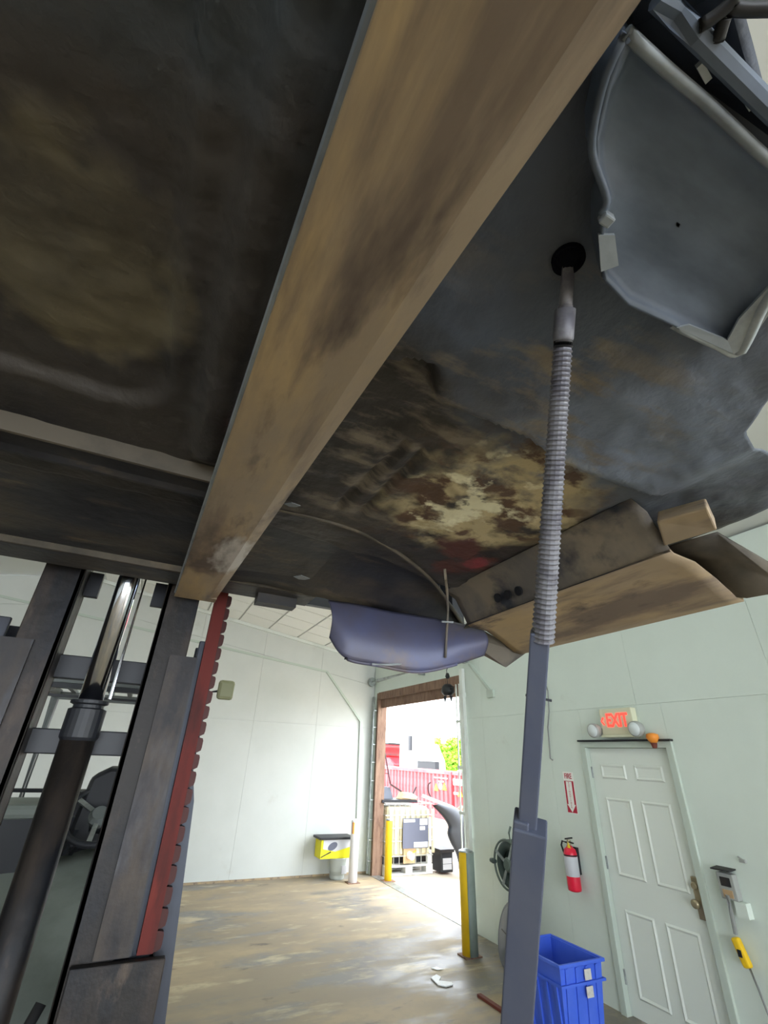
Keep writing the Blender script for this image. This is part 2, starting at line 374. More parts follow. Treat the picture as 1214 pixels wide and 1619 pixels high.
# --- exit door
fr = MB()
fr.box(XW + .076, XW + .1, DY0, DY1, DZ - .04, DZ).box(XW + .076, XW + .1, DY0, DY0 + .04, 0, DZ).box(XW + .076, XW + .1, DY1 - .04, DY1, 0, DZ)
fr.box(XW - .025, XW + .1, DY1 - .01, DY1 + .05, 0, DZ + .05).box(XW - .025, XW + .1, DY0 - .05, DY0 + .01, 0, DZ + .05).box(XW - .025, XW + .1, DY0, DY1, DZ - .005, DZ + .05)
struct(fr.build('trim_4', 'jamb', bevel=.004), 'grey white steel frame of the exit door')
struct(MB().box(XW - .05, XW + .02, DY0 - .06, DY1 + .06, DZ + .05, DZ + .066).build('trim_5', 'dark'), 'thin dark drip strip above the exit door')
d1 = struct(MB().box(XW + .03, XW + .075, DY0 + .012, DY1 - .012, .008, DZ - .008).build('door_1', 'door', bevel=.002), 'white six panel exit door under the exit sign')
for yc in (3.24, 3.63):
    for z0, z1 in ((1.75, 1.88), (.97, 1.59), (.14, .73)):
        b = MB(); y0, y1 = yc - .145, yc + .145; x0 = XW + .03
        o = [(y0, z0), (y1, z0), (y1, z1), (y0, z1)]; i_ = [(y0 + .03, z0 + .03), (y1 - .03, z0 + .03), (y1 - .03, z1 - .03), (y0 + .03, z1 - .03)]
        mid = [(y0 + .014, z0 + .014), (y1 - .014, z0 + .014), (y1 - .014, z1 - .014), (y0 + .014, z1 - .014)]
        V = [(x0 - .001, *p) for p in o] + [(x0 - .012, *p) for p in mid] + [(x0 - .003, *p) for p in i_]
        b.add(V, [(k, (k + 1) % 4, 4 + (k + 1) % 4, 4 + k) for k in range(4)] + [(4 + k, 4 + (k + 1) % 4, 8 + (k + 1) % 4, 8 + k) for k in range(4)] + [(8, 9, 10, 11)])
        b.build('door_panel', 'door', d1)
h = MB().box(XW + .005, XW + .032, 2.99, 3.05, .83, 1.10); ho = h.build('lock_plate', 'brass', d1, bevel=.004)
MB().lathe((XW + .03, 3.03, .93), (-1, 0, 0), [(.025, 0), (.012, .01), (.012, .04), (.03, .05), (.03, .075), (.015, .08)], 16).build('knob', 'brass', d1, True)
MB().lathe((XW + .03, 3.03, 1.04), (-1, 0, 0), [(.028, 0), (.028, .03), (.02, .04)], 16).build('deadbolt', 'brass', d1)
for z in (.25, 1.05, 1.8): MB().lathe((XW + .022, DY1 - .012, z - .05), (0, 0, 1), [(.009, 0), (.009, .1)], 10).build('hinge', 'galv', d1)

# --- overhead door opening: timber, track, spring shaft
def st(b, n, m, lab, **k): return struct(b.build(n, m, **k), lab)
st(MB().box(XW - .005, XW + .19, OY1 - .02, OY1 + .055, 0, 3.02), 'trim_6', 'wood', 'weathered brown timber jamb of the open doorway')
jt = st(MB().box(XW - .005, XW + .2, OY0 - .02, OY1 - .02, 2.90, 3.03), 'trim_7', 'wood', 'brown timber header over the open doorway')
for k in range(3):
    a = OY0 - .02 + k * 1.02; MB().box(XW + .06, XW + .11, a + .004, a + 1.015, 2.74, 2.896).build('plank', 'wood', jt)
st(MB().box(XW + .16, XW + .21, OY0 - .04, OY0 + .02, 0, 2.9), 'trim_8', 'wallr', 'white painted jamb on the near side of the doorway')
tr = thing('door_track', (XW - .05, OY1 + .08, 0), 'galvanised door track with slotted brackets on the far side of the doorway', 'door track')
MB().box(XW - .07, XW - .063, OY1 + .05, OY1 + .12, .02, 2.95).box(XW - .07, XW - .02, OY1 + .113, OY1 + .12, .02, 2.95).build('channel', 'galv', tr)
for k in range(9): MB().box(XW - .075, XW - .002, OY1 + .03, OY1 + .08, .2 + k * .31, .215 + k * .31).build('bracket', 'galv', tr)
tr = thing('door_track', (XW - .05, OY0 - .1, 0), 'galvanised door track beside the yellow and grey bollard', 'door track')
MB().box(XW - .075, XW - .068, OY0 - .10, OY0 - .03, .02, 3.1).box(XW - .075, XW - .025, OY0 - .107, OY0 - .10, .02, 3.1).build('channel', 'whitem', tr)
for k in range(5): MB().box(XW - .08, XW - .002, OY0 - .09, OY0 - .06, .3 + k * .6, .36 + k * .6).build('bracket', 'whitem', tr)
cp = thing('door_chain_guide', (XW - .02, OY0 + .03, .8), 'thin white guide bars standing in the near side of the doorway', 'guide bar')
for a in (.05, .13): MB().box(XW - .03, XW - .012, OY0 + a, OY0 + a + .018, .0, 2.9).build('bar', 'whitem', cp)
for z in (.62, 1.2, 1.75, 2.35): MB().box(XW - .035, XW - .008, OY0 - .02, OY0 + .16, z, z + .035).build('cross_piece', 'whitem', cp)
sp = thing('door_spring_shaft', (XW - .12, (OY0 + OY1) / 2, 3.2), 'steel spring shaft above the timber door header', 'door shaft')
MB().tube([(XW - .12, OY0 - .3, 3.24), (XW - .12, OY1 + .2, 3.24)], .016, 10).build('shaft', 'galv', sp)
MB().tube([(XW - .12, OY0 + .4, 3.24), (XW - .12, OY1 - .2, 3.24)], .035, 12).build('spring', 'galv', sp)
for yy in (OY0 - .25, OY1 + .1): MB().lathe((XW - .12, yy, 3.24), (0, 1, 0), [(.09, -.03), (.09, .03)], 18).build('drum', 'galv', sp)
MB().box(XW - .13, XW - .005, 7.2, 7.24, 3.15, 3.36).build('centre_bracket', 'galv', sp)
st(MB().obox((XW - .02, 5.86, 3.15), (XW - .02, 5.42, 2.73), .03, .04, (1, 0, 0)).box(XW - .04, XW + .01, 5.33, 5.47, 2.64, 2.74), 'trim_9', 'jamb', 'white diagonal brace on the wall right of the doorway')
st(MB().box(XW - .02, XW + .14, OY0, OY1 - .02, 0.0, .006), 'trim_10', 'galv', 'worn steel threshold strip across the doorway')
# hook block hanging at the doorway
hp = ux(708, 1092, 4.0)
t = thing('hanging_hook_block', (hp.x, hp.y, hp.z - .13), 'black hook block hanging in front of the doorway header', 'hook block')
x, y, z = hp
MB().lathe((x, y, z - .07), (0, 0, 1), [(.065, 0), (.10, .05), (.09, .12), (.05, .16)], 14).build('body', 'black', t, True)
for s in (-1, 1):
    MB().tube([(x, y + s * .05, z - .05), (x, y + s * .085, z - .10), (x, y + s * .08, z - .15)], [.03, .022, .008], 8).build('prong', 'black', t)
    MB().obox((x, y + s * .06, z + .03), (x, y + s * .12, z + .01), .05, .035).build('ear', 'black', t)
MB().tube([(x, y, z + .08), (x, y + .02, z + .3), (x + .05, y, 3.15), (XW - .16, y, 3.19)], .006, 6).build('cable', 'black', t)
MB().lathe((x, y, z + .17), (0, 0, 1), [(.02, 0), (.035, .03), (.02, .08)], 12).build('swivel', 'black', t, True)

# --- bollards
def bollard(x, y, h, r, label, paint, back=None, plate=.17):
    t = thing('bollard', (x, y, 0), label, 'bollard', 'safety bollards at the doorway')
    MB().lathe((x, y, 0), (0, 0, 1), [(r, .012), (r, h - .02), (r * .93, h - .004), (r * .6, h + .014), (r * .2, h + .018)], 22).build('post', paint, t, True)
    MB().box(x - plate / 2 - .02, x + plate / 2 + .02, y - plate / 2, y + plate / 2, 0, .012).build('base_plate', 'galv' if back else 'wood', t)
    return t
b1 = bollard(3.80, 5.46, .91, .082, 'yellow bollard with grey sheet on its side, nearest the exit door', 'yellow')
ga = [math.radians(-122 + k * 11) for k in range(14)]
MB().grid([[(3.80 + .090 * math.cos(a), 5.46 + .090 * math.sin(a), z) for a in ga] for z in (.014, .3, .6, .915)]).build('side_guard', 'guardg', b1, True, solid=.008)
MB().lathe((3.80, 5.46, .915), (0, 0, 1), [(.084, 0), (.08, .012), (.03, .03)], 20).build('cap', 'galv', b1)
b2 = bollard(3.79, 8.74, .87, .075, 'white bollard with an orange reflector patch, beside the yellow printed box', 'whiteb')
MB().box(3.715, 3.735, 8.65, 8.70, .68, .84).build('reflector', 'orange', b2)
b3 = bollard(4.42, 8.68, .86, .062, 'plain bright yellow bollard in front of the liquid tote', 'yellow')
MB().lathe((4.42, 8.68, .86), (0, 0, 1), [(.063, 0), (.06, .02), (.02, .03)], 18).build('cap', 'galv', b3)

# --- printed yellow box on a clear tub
t = thing('plastic_tub', (3.64, 9.08, 0), 'cloudy white plastic tub standing by the far wall', 'tub')
MB().lathe((3.64, 9.08, 0), (0, 0, 1), [(.11, .0), (.125, .02), (.15, .28), (.16, .285), (.16, .30), (.148, .30), (.13, .06), (.0, .05)], 20, False).build('body', 'tub', t, True)
MB().box(3.66, 3.75, 8.925, 8.94, .09, .2).build('print', 'silver', t)
t = thing('printed_carton', (3.55, 9.08, .30), 'yellow and grey printed carton with black lid on white tub', 'box')
MB().box(3.26, 3.84, 8.94, 9.24, .302, .57).build('carton', 'ygraph', t, bevel=.004)
MB().box(3.22, 3.87, 8.90, 9.28, .57, .605).build('lid', 'black', t, bevel=.006)
MB().plate([(3.30, 8.938, .44), (3.52, 8.938, .40), (3.84, 8.938, .47), (3.84, 8.938, .565), (3.30, 8.938, .565)], (0, -.002, 0)).build('grey_print', 'silver', t)
MB().plate([(3.47 + .085 * math.cos(a) , 8.936, .475 + .06 * math.sin(a + .4)) for a in [k * math.pi / 8 for k in range(16)]], (0, -.004, 0)).build('printed_shape', 'totl', t)
MB().plate([(3.27, 8.938, .32), (3.27, 8.938, .335), (3.44, 8.938, .405), (3.45, 8.938, .39)], (0, -.003, 0)).build('print_stroke', 'dark', t)

# --- exit sign
t = thing('exit_sign', (XW, 3.40, 2.10), 'lit red exit sign with twin lamp heads above the white door', 'exit sign')
MB().box(4.235, XW - .001, 3.215, 3.59, 2.135, 2.375).build('housing', 'exith', t, bevel=.008)
MB().box(4.20, XW - .001, 3.225, 3.58, 2.115, 2.135).build('lower_tray', 'exith', t)
text('exit_lettering', 'EXIT', .17, 'exitl', t, facing((4.232, 3.392, 2.262), (0, -1, 0), (0, 0, 1)), sx=.72, bold=.004)
ar = MB()
for s in (-1, 1): ar.obox((4.231, 3.574, 2.262), (4.231, 3.545, 2.262 + s * .035), .006, .016, (1, 0, 0))
ar.build('arrow_chevron', 'exitl', t)
for s, yy in ((0, 3.655), (1, 3.14)):
    hd = MB().lathe((XW - .13 if s else XW - .09, yy, 2.18 + .0 * s), (-1, .0, -.1), [(.03, -.06), (.06, -.02), (.068, .02), (.066, .05), (.0, .052)], 18, False).build('lamp_head', 'lampb', t, True)
    MB().lathe((XW - .13 if s else XW - .09, yy, 2.18), (-1, 0, -.1), [(.058, .049), (.055, .056), (.0, .058)], 18, False).build('lens', 'lamp', hd, True)
    MB().tube([(XW - .06, yy, 2.19), (XW - .06, 3.5 if not s else 3.3, 2.2)], .015, 8).build('arm', 'lampb', t)
t = thing('strobe_beacon', (XW, 3.04, 2.0), 'small orange strobe beacon beside the exit sign', 'beacon')
MB().lathe((XW - .06, 3.06, 2.06), (0, 0, 1), [(.022, 0), (.04, .02), (.055, .045), (.05, .075), (.02, .085)], 16).build('lens', 'orange', t, True)
MB().lathe((XW - .06, 3.06, 2.02), (0, 0, 1), [(.018, 0), (.03, .045)], 14).build('base', 'brownst', t)
MB().obox((XW, 3.06, 2.05), (XW - .05, 3.06, 2.05), .03, .02).build('bracket', 'lampb', t)

# --- fire sign and extinguisher
t = thing('fire_extinguisher_sign', (XW, 4.2, 1.41), 'narrow red and white fire extinguisher arrow sign', 'sign')
y0, y1, z0, z1 = 4.135, 4.275, 1.41, 1.79; xs = XW - .003
MB().box(xs, XW, y0, y1, z0, z1).build('backing', 'signw', t)
MB().box(xs - .001, xs, y0 + .006, y1 - .006, z0 + .006, z1 - .085).build('red_field', 'signred', t)
text('fire_lettering', 'FIRE', .07, 'signred', t, facing((xs - .001, 4.205, z1 - .042), (0, -1, 0), (0, 0, 1)), .001, .8, .001)
MB().plate([(xs - .0015, yy, zz) for yy, zz in [(4.165, 1.70), (4.245, 1.70), (4.245, 1.49), (4.262, 1.49), (4.205, 1.42), (4.148, 1.49), (4.165, 1.49)]], (-.001, 0, 0)).build('arrow', 'signw', t)
for k, ch in enumerate('EXTINGUISHER'):
    text('letter', ch, .024, 'signred', t, facing((xs - .0032, 4.205, 1.688 - k * .0205), (0, -1, 0), (0, 0, 1)), .0005)
ex = thing('fire_extinguisher', (4.22, 4.23, .77), 'red fire extinguisher hung on the white wall below its sign', 'fire extinguisher')
cx, cy = 4.22, 4.23
MB().lathe((cx, cy, .77), (0, 0, 1), [(.04, 0), (.062, .008), (.064, .02), (.064, .30), (.055, .335), (.03, .355), (.02, .37)], 26).build('cylinder', 'red', ex, True)
MB().lathe((cx, cy, .89), (0, 0, 1), [(.0645, 0), (.0655, .002), (.0655, .158), (.0645, .16)], 26, False).build('label', 'silver', ex, True)
MB().lathe((cx, cy, 1.052), (0, 0, 1), [(.0648, 0), (.0652, .012)], 26, False).build('band', 'black', ex)
MB().lathe((cx, cy, 1.135), (0, 0, 1), [(.02, 0), (.022, .02), (.018, .05)], 14).build('valve', 'brass', ex)
MB().obox((cx - .02, cy + .02, 1.19), (cx - .03, cy - .075, 1.21), .022, .012).obox((cx, cy + .01, 1.17), (cx - .02, cy - .075, 1.165), .02, .01).build('handle', 'black', ex)
MB().tube([(cx - .01, cy + .02, 1.16), (cx - .02, cy + .07, 1.165), (cx - .02, cy + .088, 1.13), (cx - .01, cy + .08, 1.08), (cx, cy + .066, 1.04)], .009, 8).build('hose', 'black', ex, True)
MB().plate([(cx - .03, cy - .005, 1.12), (cx - .03, cy - .05, 1.12), (cx - .03, cy - .02, 1.17)], (-.003, 0, 0)).build('inspection_tag', 'hazy', ex)
MB().box(XW - .03, XW, cy - .03, cy + .03, .9, 1.12).build('wall_bracket', 'dark', ex)

# --- outlet box, cords and the yellow plug
t = thing('outlet_box', (XW, 2.72, 1.0), 'weathered outlet box with dark drip flap right of the door', 'outlet box')
MB().box(4.25, XW, 2.665, 2.785, 1.02, 1.18).build('box', 'lampb', t, bevel=.006)
MB().plate([(XW, 2.66, 1.205), (XW, 2.80, 1.205), (4.22, 2.80, 1.195), (4.22, 2.66, 1.195)], (0, 0, .008)).build('drip_flap', 'dark', t)
MB().box(4.243, 4.25, 2.69, 2.76, 1.10, 1.155).build('socket', 'dark', t); MB().box(4.243, 4.25, 2.69, 2.76, 1.035, 1.08).build('socket', 'tan', t)
MB().box(4.25, XW, 2.62, 2.70, .93, 1.02).build('lower_cover', 'wallr', t)
MB().tube([(4.24, 2.73, 1.05), (4.25, 2.74, .95), (4.26, 2.755, .82)], .014, 8).build('conduit', 'cord', t)
t = thing('yellow_plug_box', (4.27, 2.75, .66), 'yellow rubber plug box hanging on a grey cord', 'plug box')
MB().obox((4.265, 2.77, .80), (4.265, 2.725, .645), .055, .05, (1, 0, 0)).build('body', 'yellow', t, bevel=.014)
MB().box(4.233, 4.24, 2.735, 2.76, .70, .74).build('socket', 'dark', t)
MB().tube([(4.27, 2.725, .65), (4.27, 2.70, .55), (4.27, 2.68, .44), (4.26, 2.62, .2), (4.25, 2.55, .012), (4.1, 2.3, .012)], .007, 8).build('cord', 'cord', t, True)
tag(MB().box(XW - .03, XW, 2.56, 2.60, 1.265, 1.285).obox((XW - .03, 2.56, 1.275), (XW - .03, 2.60, 1.30), .01, .01).build('wall_hook', 'lampb'), 'tiny grey hook on the wall above the outlet box', 'hook')
tag(MB().tube([ux(858, 1070, 4.29), ux(866, 1092, 4.285), ux(868, 1125, 4.285), ux(866, 1150, 4.285), ux(869, 1185, 4.285), ux(870, 1199, 4.285), ux(874, 1202, 4.30)], .008, 6).build('hanging_wire', 'cord', smooth=True), 'thin loose grey wire hanging down the white wall', 'wire')

# --- hose reel, round lid, blue bin
t = thing('hose_reel', (XW, 5.1, .62), 'grey green hose reel mounted on the wall behind the shaft', 'hose reel')
c = Vector((4.16, 5.08, .84))
MB().torus(c, (1, 0, 0), .185, .05, 32, 10).torus(c + Vector((.06, 0, 0)), (1, 0, 0), .18, .045, 32, 10).build('coiled_hose', 'hose', t, True)
for dx in (-.06, .1): MB().torus(c + Vector((dx, 0, 0)), (1, 0, 0), .23, .012, 32, 6).build('side_rim', 'reel', t, True)
for k in range(4):
    a = k * math.pi / 2 + .5; e = Vector((0, math.cos(a), math.sin(a)))
    MB().obox(c + Vector((-.06, 0, 0)), c + Vector((-.06, 0, 0)) + e * .225, .03, .012, (1, 0, 0)).build('spoke', 'galv', t)
MB().lathe(c, (1, 0, 0), [(.05, -.08), (.07, -.06), (.07, .12), (.04, .15)], 18).build('hub', 'reel', t)
MB().lathe(c + Vector((-.07, .26, 0)), (0, 1, 0), [(.02, -.06), (.028, -.02), (.02, .03)], 12).build('handle', 'hose', t)
MB().tube([c + Vector((-.03, -.05, .19)), c + Vector((-.03, -.03, .3)), c + Vector((0, -.03, .36))], .012, 8).build('feed_pipe', 'reel', t)
MB().box(4.28, XW, 4.98, 5.18, .70, .98).build('wall_plate', 'reel', t)
t = thing('round_lid', (3.95, 4.75, 0), 'large dark grey round lid leaning on the wall under the hose reel', 'lid')
ax = Vector((-.85, .34, .25)).normalized(); c = Vector((4.03, 5.06, .262))
MB().lathe(c, ax, [(.0, .045), (.10, .043), (.22, .03), (.235, .022), (.25, .03), (.262, .02), (.268, -.01), (.25, -.015), (.22, 0), (.0, .02)], 40, False).build('dish', 'lid', t, True)
MB().torus(c + ax * .005, ax, .262, .012, 40, 8).build('rim', 'lid', t, True)
u_, v_, _d = basis(ax)
MB().obox(c + ax * .046 - u_ * .12, c + ax * .046 + u_ * .1, .01, .008, ax).build('crease_bar', 'dark', t)
t = thing('recycling_bin', (3.60, 3.66, 0), 'tall blue plastic bin with two worn stickers beside the exit door', 'bin')
def ring(x0, x1, y0, y1, z): return [(x0, y0, z), (x1, y0, z), (x1, y1, z), (x0, y1, z)]
X0, X1, Y0, Y1, HB = 3.17, 3.62, 3.43, 3.98, .56
b = MB(); R_ = [ring(X0 + .05, X1 - .05, Y0 + .06, Y1 - .06, 0), ring(X0 + .012, X1 - .012, Y0 + .012, Y1 - .012, HB), ring(X0 + .024, X1 - .024, Y0 + .024, Y1 - .024, HB), ring(X0 + .06, X1 - .06, Y0 + .07, Y1 - .07, .02)]
b.add([p for r in R_ for p in r], [(0, 1, 2, 3)] + [(4 * i + k, 4 * i + (k + 1) % 4, 4 * i + 4 + (k + 1) % 4, 4 * i + 4 + k) for i in range(3) for k in range(4)] + [(12, 13, 14, 15)])
b.build('tub', 'blue', t)
def frame(z0, z1, e):
    q = MB()
    q.box(X0 - e, X1 + e, Y0 - e, Y0 + .014, z0, z1).box(X0 - e, X1 + e, Y1 - .014, Y1 + e, z0, z1).box(X0 - e, X0 + .014, Y0 + .014, Y1 - .014, z0, z1).box(X1 - .014, X1 + e, Y0 + .014, Y1 - .014, z0, z1)
    return q
frame(HB - .012, HB + .01, .008).build('rim', 'blue', t, bevel=.004); frame(HB - .12, HB - .105, .0).build('lower_rim', 'blue', t)
for k in range(5):
    yy = Y0 + .06 + k * .10; MB().plate([(X0 + .018, yy, HB - .12), (X0 + .018, yy + .025, HB - .12), (X0 + .05, yy + .025, .03), (X0 + .05, yy, .03)], (-.014, 0, 0)).build('rib', 'blue', t)
for k in range(4):
    xx = X0 + .06 + k * .10; MB().plate([(xx, Y0 + .018, HB - .02), (xx + .022, Y0 + .018, HB - .02), (xx + .022, Y0 + .062, .03), (xx, Y0 + .062, .03)], (0, -.014, 0)).build('rib', 'blue', t)
for z in (HB - .095, HB - .19): MB().plate([(X0 + .235, Y0 - .001, z), (X0 + .30, Y0 - .001, z), (X0 + .30, Y0 - .001, z + .06), (X0 + .235, Y0 - .001, z + .06)], (0, -.004, 0)).build('sticker', 'sticker', t)
MB().box(X1 - .02, X1 + .02, Y0 + .2, Y0 + .3, HB - .1, HB - .08).build('handle', 'blue', t)
# --- litter and stick on the floor
tag(MB().plate([uz(681, 1531, .004), uz(690, 1529, .004), uz(701, 1533, .004), uz(692, 1534, .004)], (0, 0, .004)).build('paper_scrap', 'tape'), 'small flat white paper scrap on the floor, farther one', 'litter', 'paper scraps on the floor')
tag(MB().plate([uz(681, 1547, .004), uz(690, 1542, .004), uz(697, 1546, .004), uz(694, 1552, .004), uz(714, 1554, .004), uz(716, 1558, .004), uz(705, 1561, .004), uz(692, 1558, .004)], (0, 0, .008)).build('paper_scrap', 'tape'), 'crooked white paper scrap on the floor, nearer one', 'litter', 'paper scraps on the floor')
tag(MB().obox(uz(757, 1573, .012), uz(815, 1612, .012), .045, .022).build('wood_strip', 'brownst', bevel=.004), 'reddish brown wooden strip lying on the floor', 'wood strip')

# ================================================================== FORKLIFT
fk = thing('forklift', (-.19, 2.6, 0), 'dark forklift holding up a truck cab, its mast in the foreground', 'forklift')
YM = 2.02; MC = -.185
def rail(x0, x1, y0, y1, z0, z1, op):
    """channel rail: web plus two flanges opening towards op (+1 right, -1 left)"""
    q = MB(); t_ = .02
    if op > 0: q.box(x0, x0 + t_, y0, y1, z0, z1)
    else: q.box(x1 - t_, x1, y0, y1, z0, z1)
    q.box(x0, x1, y0, y0 + t_, z0, z1).box(x0, x1, y1 - t_, y1, z0, z1); return q
for s in (-1, 1):
    def sx(a, b):  # mirrored pair of x limits around the mast centre
        return (MC + a, MC + b) if s > 0 else (MC - b, MC - a)
    rail(*sx(.15, .285), YM, YM + .16, .25, 3.35, s).build('inner_mast_rail', 'mast', fk, bevel=.004)
    rail(*sx(.325, .402), YM + .03, YM + .21, .08, 2.265, -s).build('outer_mast_rail', 'mastg', fk, bevel=.004)
    MB().box(*sx(.285, .325), YM + .05, YM + .12, .3, 2.20).build('roller_track', 'mastg', fk)
    # flat cover on the rail pair, grey blue oil streaked
    MB().box(*sx(.225, .325), YM - .012, YM, 1.30, 2.19).build('rail_face', 'mastf', fk)
    MB().box(*sx(.30, .33), YM - .006, YM + .02, 1.30, 2.19).build('wear_strip', 'fldark', fk)
    # tapered side plate of the mast foot
    q = [(.405, 1.80), (.405, .1), (.56, .1), (.465, 1.25), (.43, 1.70)]
    MB().plate([(MC + s * a, YM + .05, b) for a, b in q], (0, .02, 0)).build('mast_side_plate', 'mastg', fk)
    MB().box(*sx(.17, .43), YM - .035, YM - .005, .12, 1.295).build('lower_cover', 'mast', fk, bevel=.004)
# red guard with its chain, right hand side
MB().plate([(MC + .345, YM - .004, 1.30), (MC + .392, YM - .004, 1.30), (MC + .395, YM - .004, 2.5), (MC + .345, YM - .004, 2.5)], (0, .03, 0)).build('chain_guard', 'redsteel', fk)
first = None
for k in range(21):
    z = 1.33 + k * .0555
    if first is None:
        pr = [(0, -.0275), (.012, -.0275), (.024, -.021), (.026, -.010), (.026, .012), (.023, .020), (.010, .0225), (0, .0225)]
        q = MB().add([(a - .002, b, c_) for b in (-.012, .012) for a, c_ in pr], [tuple(range(8)), tuple(range(15, 7, -1))] + [(i, i + 8, (i + 1) % 8 + 8, (i + 1) % 8) for i in range(8)])
        first = q.build('chain_link', 'chain', fk); first.location = Vector((MC + .39, YM + .012, z)) - fk.location
        first.data.transform(Matrix.Translation(fk.location))
    else: share('chain_link', first, fk, Vector((MC + .39, YM + .012, z)) - fk.location)
# cross members
MB().box(MC - .36, MC + .36, YM + .12, YM + .16, 2.085, 2.17).build('cross_member', 'fldark', fk, bevel=.004)
MB().box(MC - .36, MC + .36, YM + .10, YM + .15, 1.835, 1.915).build('cross_member', 'fldark', fk, bevel=.004)
MB().box(MC - .36, MC + .36, YM + .10, YM + .15, .35, .55).build('cross_member', 'fldark', fk, bevel=.004)
MB().box(MC - .29, MC + .29, YM + .06, YM + .13, 3.2, 3.33).build('cross_member', 'fldark', fk)
# lift cylinder
cy_ = YM + .06
MB().lathe((MC, cy_, .2), (0, 0, 1), [(.055, 0), (.055, 1.72)], 24).build('cylinder_barrel', 'mast', fk, True)
MB().lathe((MC, cy_, 1.91), (0, 0, 1), [(.055, -.03), (.062, -.02), (.062, .07), (.05, .075), (.05, .085), (.062, .09), (.062, .10), (.04, .104)], 24).build('cylinder_gland', 'fldark', fk)
MB().lathe((MC, cy_, 1.98), (0, 0, 1), [(.041, 0), (.041, 1.2)], 28).build('cylinder_rod', 'chrome', fk, True)
MB().tube([(MC + .06, cy_ - .01, 2.02), (MC + .062, cy_ - .01, 3.1)], .007, 8).build('oil_pipe', 'chrome', fk)
MB().tube([(MC - .15, cy_, 1.12), (MC - .1, cy_ - .05, 1.08), (MC + .0, cy_ - .07, 1.07), (MC + .08, cy_ - .04, 1.10), (MC + .12, cy_, 1.2)], .016, 8).build('hydraulic_hose', 'rubber', fk, True)
for s in (-1, 1):
    MB().box(MC + s * .125 - .025, MC + s * .125 + .025, YM + .11, YM + .14, 2.40, 2.50).build('chain_anchor', 'fldark', fk)
# carriage, load backrest and the two forks
for z in (2.50, 2.86): MB().box(MC - .75, MC + .55, YM - .06, YM - .015, z, z + .09).build('carriage_bar', 'mast', fk)
for s in (-1, 1): MB().box(MC + s * .2 - .02, MC + s * .2 + .02, YM - .015, YM + .1, 2.48, 2.98).build('carriage_plate', 'mast', fk)
pL0, pR0, pLh, pRh = uz(589, 0, H + .44), uz(1024, 0, H + .44), uz(274, 945, H + .535), uz(341, 950, H + .535)
def fork(xsh, name):
    def at(p, q, y): t_ = (y - p.y) / (q.y - p.y); return p.lerp(q, t_)
    ys = [-.75, -.7, -.55, 0, .5, 1.0, 1.5, 1.8, 1.9]; rows = []
    q = MB(); vs = []; fs = []
    for i, yy in enumerate(ys):
        l, r = at(pL0, pLh, yy), at(pR0, pRh, yy); th = [.012, .016, .022, .032, .036, .038, .038, .036, .036][i]
        if i < 2: k = (.05, .02)[i]; l = l + Vector((k, 0, 0)); r = r - Vector((k, 0, 0))
        bv = .014
        top = max(l.z, r.z) + th
        sec = [(l.x, l.z + th * .3), (l.x + .004, l.z), (r.x - .028, r.z), (r.x, r.z + .009), (r.x, top), (l.x, top)]
        vs += [(a + xsh, yy, b) for a, b in sec]
    n = 6
    for i in range(len(ys) - 1):
        for j in range(n): fs.append((i * n + j, i * n + (j + 1) % n, (i + 1) * n + (j + 1) % n, (i + 1) * n + j))
    fs += [tuple(range(n)), tuple(range((len(ys) - 1) * n, len(ys) * n))]
    q.add(vs, fs)
    l, r = at(pL0, pLh, 1.9), at(pR0, pRh, 1.9)
    q.box(l.x + xsh, r.x + xsh, 1.90, 1.955, l.z + .004, 3.0)
    fo = q.build(name, 'forky', fk)
    MB().tube([(at(pL0, pLh, yy).x + xsh + .001, yy, at(pL0, pLh, yy).z + .006) for yy in ys[2:]], .0042, 6).build('lit_edge', 'edge', fo)  # light on the blade's left side, painted in as a pale strip
    return fo
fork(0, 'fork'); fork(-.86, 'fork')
# truck body of the forklift behind the mast
B0 = YM + .3
q = MB().plate([(MC - .52, y_, z_) for y_, z_ in [(B0, .35), (B0, .95), (B0 + .35, 1.02), (B0 + 2.2, 1.02), (B0 + 2.5, .9), (B0 + 2.5, .25), (B0 + .2, .25)]], (1.04, 0, 0)); q.build('chassis', 'flgrey', fk, bevel=.03)
# front cowl: sloped grey panel
rows = []
for i in range(9):
    v = i / 8; row = []
    for j in range(9):
        u2 = j / 8 * 2 - 1; x_ = MC + u2 * (.50 - .02 * v)
        row.append((x_, B0 + .05 + .75 * v + .05 * u2 * u2, 1.0 + .38 * v ** .7 - .05 * abs(u2) ** 4 + .12 * v * max(0, u2)))
    rows.append(row)
MB().grid(rows).build('front_cowl', 'flcow', fk, True, solid=.02)
MB().box(MC - .5, MC + .5, B0 + .04, B0 + .06, 1.0, 1.01).build('cowl_trim', 'brass', fk)
dsh = MB().plate([(x_, 3.15, z_) for x_, z_ in [(MC - .02, 1.40), (MC + .30, 1.40), (MC + .30, 1.70), (MC + .22, 1.765), (MC + .1, 1.765), (MC + .02, 1.72)]], (0, .25, 0)).build('dashboard', 'fldark', fk, bevel=.02)
MB().box(MC - .5, MC - .12, 3.0, 3.4, 1.55, 1.61).build('side_shelf', 'flcow', fk, bevel=.02)
MB().box(MC - .48, MC - .12, 3.02, 3.4, 1.2, 1.55).build('side_cabinet', 'fldark', fk)
MB().tube([(MC - .35, 3.1, 1.61), (MC - .35, 3.1, 1.66), (MC - .13, 3.1, 1.66), (MC - .13, 3.1, 1.61)], .009, 8).build('grab_handle', 'fldark', fk)
sw = Vector((MC + .11, 3.08, 1.56)); sa = Vector((0, -.75, .66))
so = MB().torus(sw, sa, .15, .015, 32, 8).build('steering_wheel', 'fldark', fk, True)
MB().lathe(sw, sa, [(.045, -.04), (.05, -.01), (.035, .015)], 16).build('hub', 'flgrey', so)
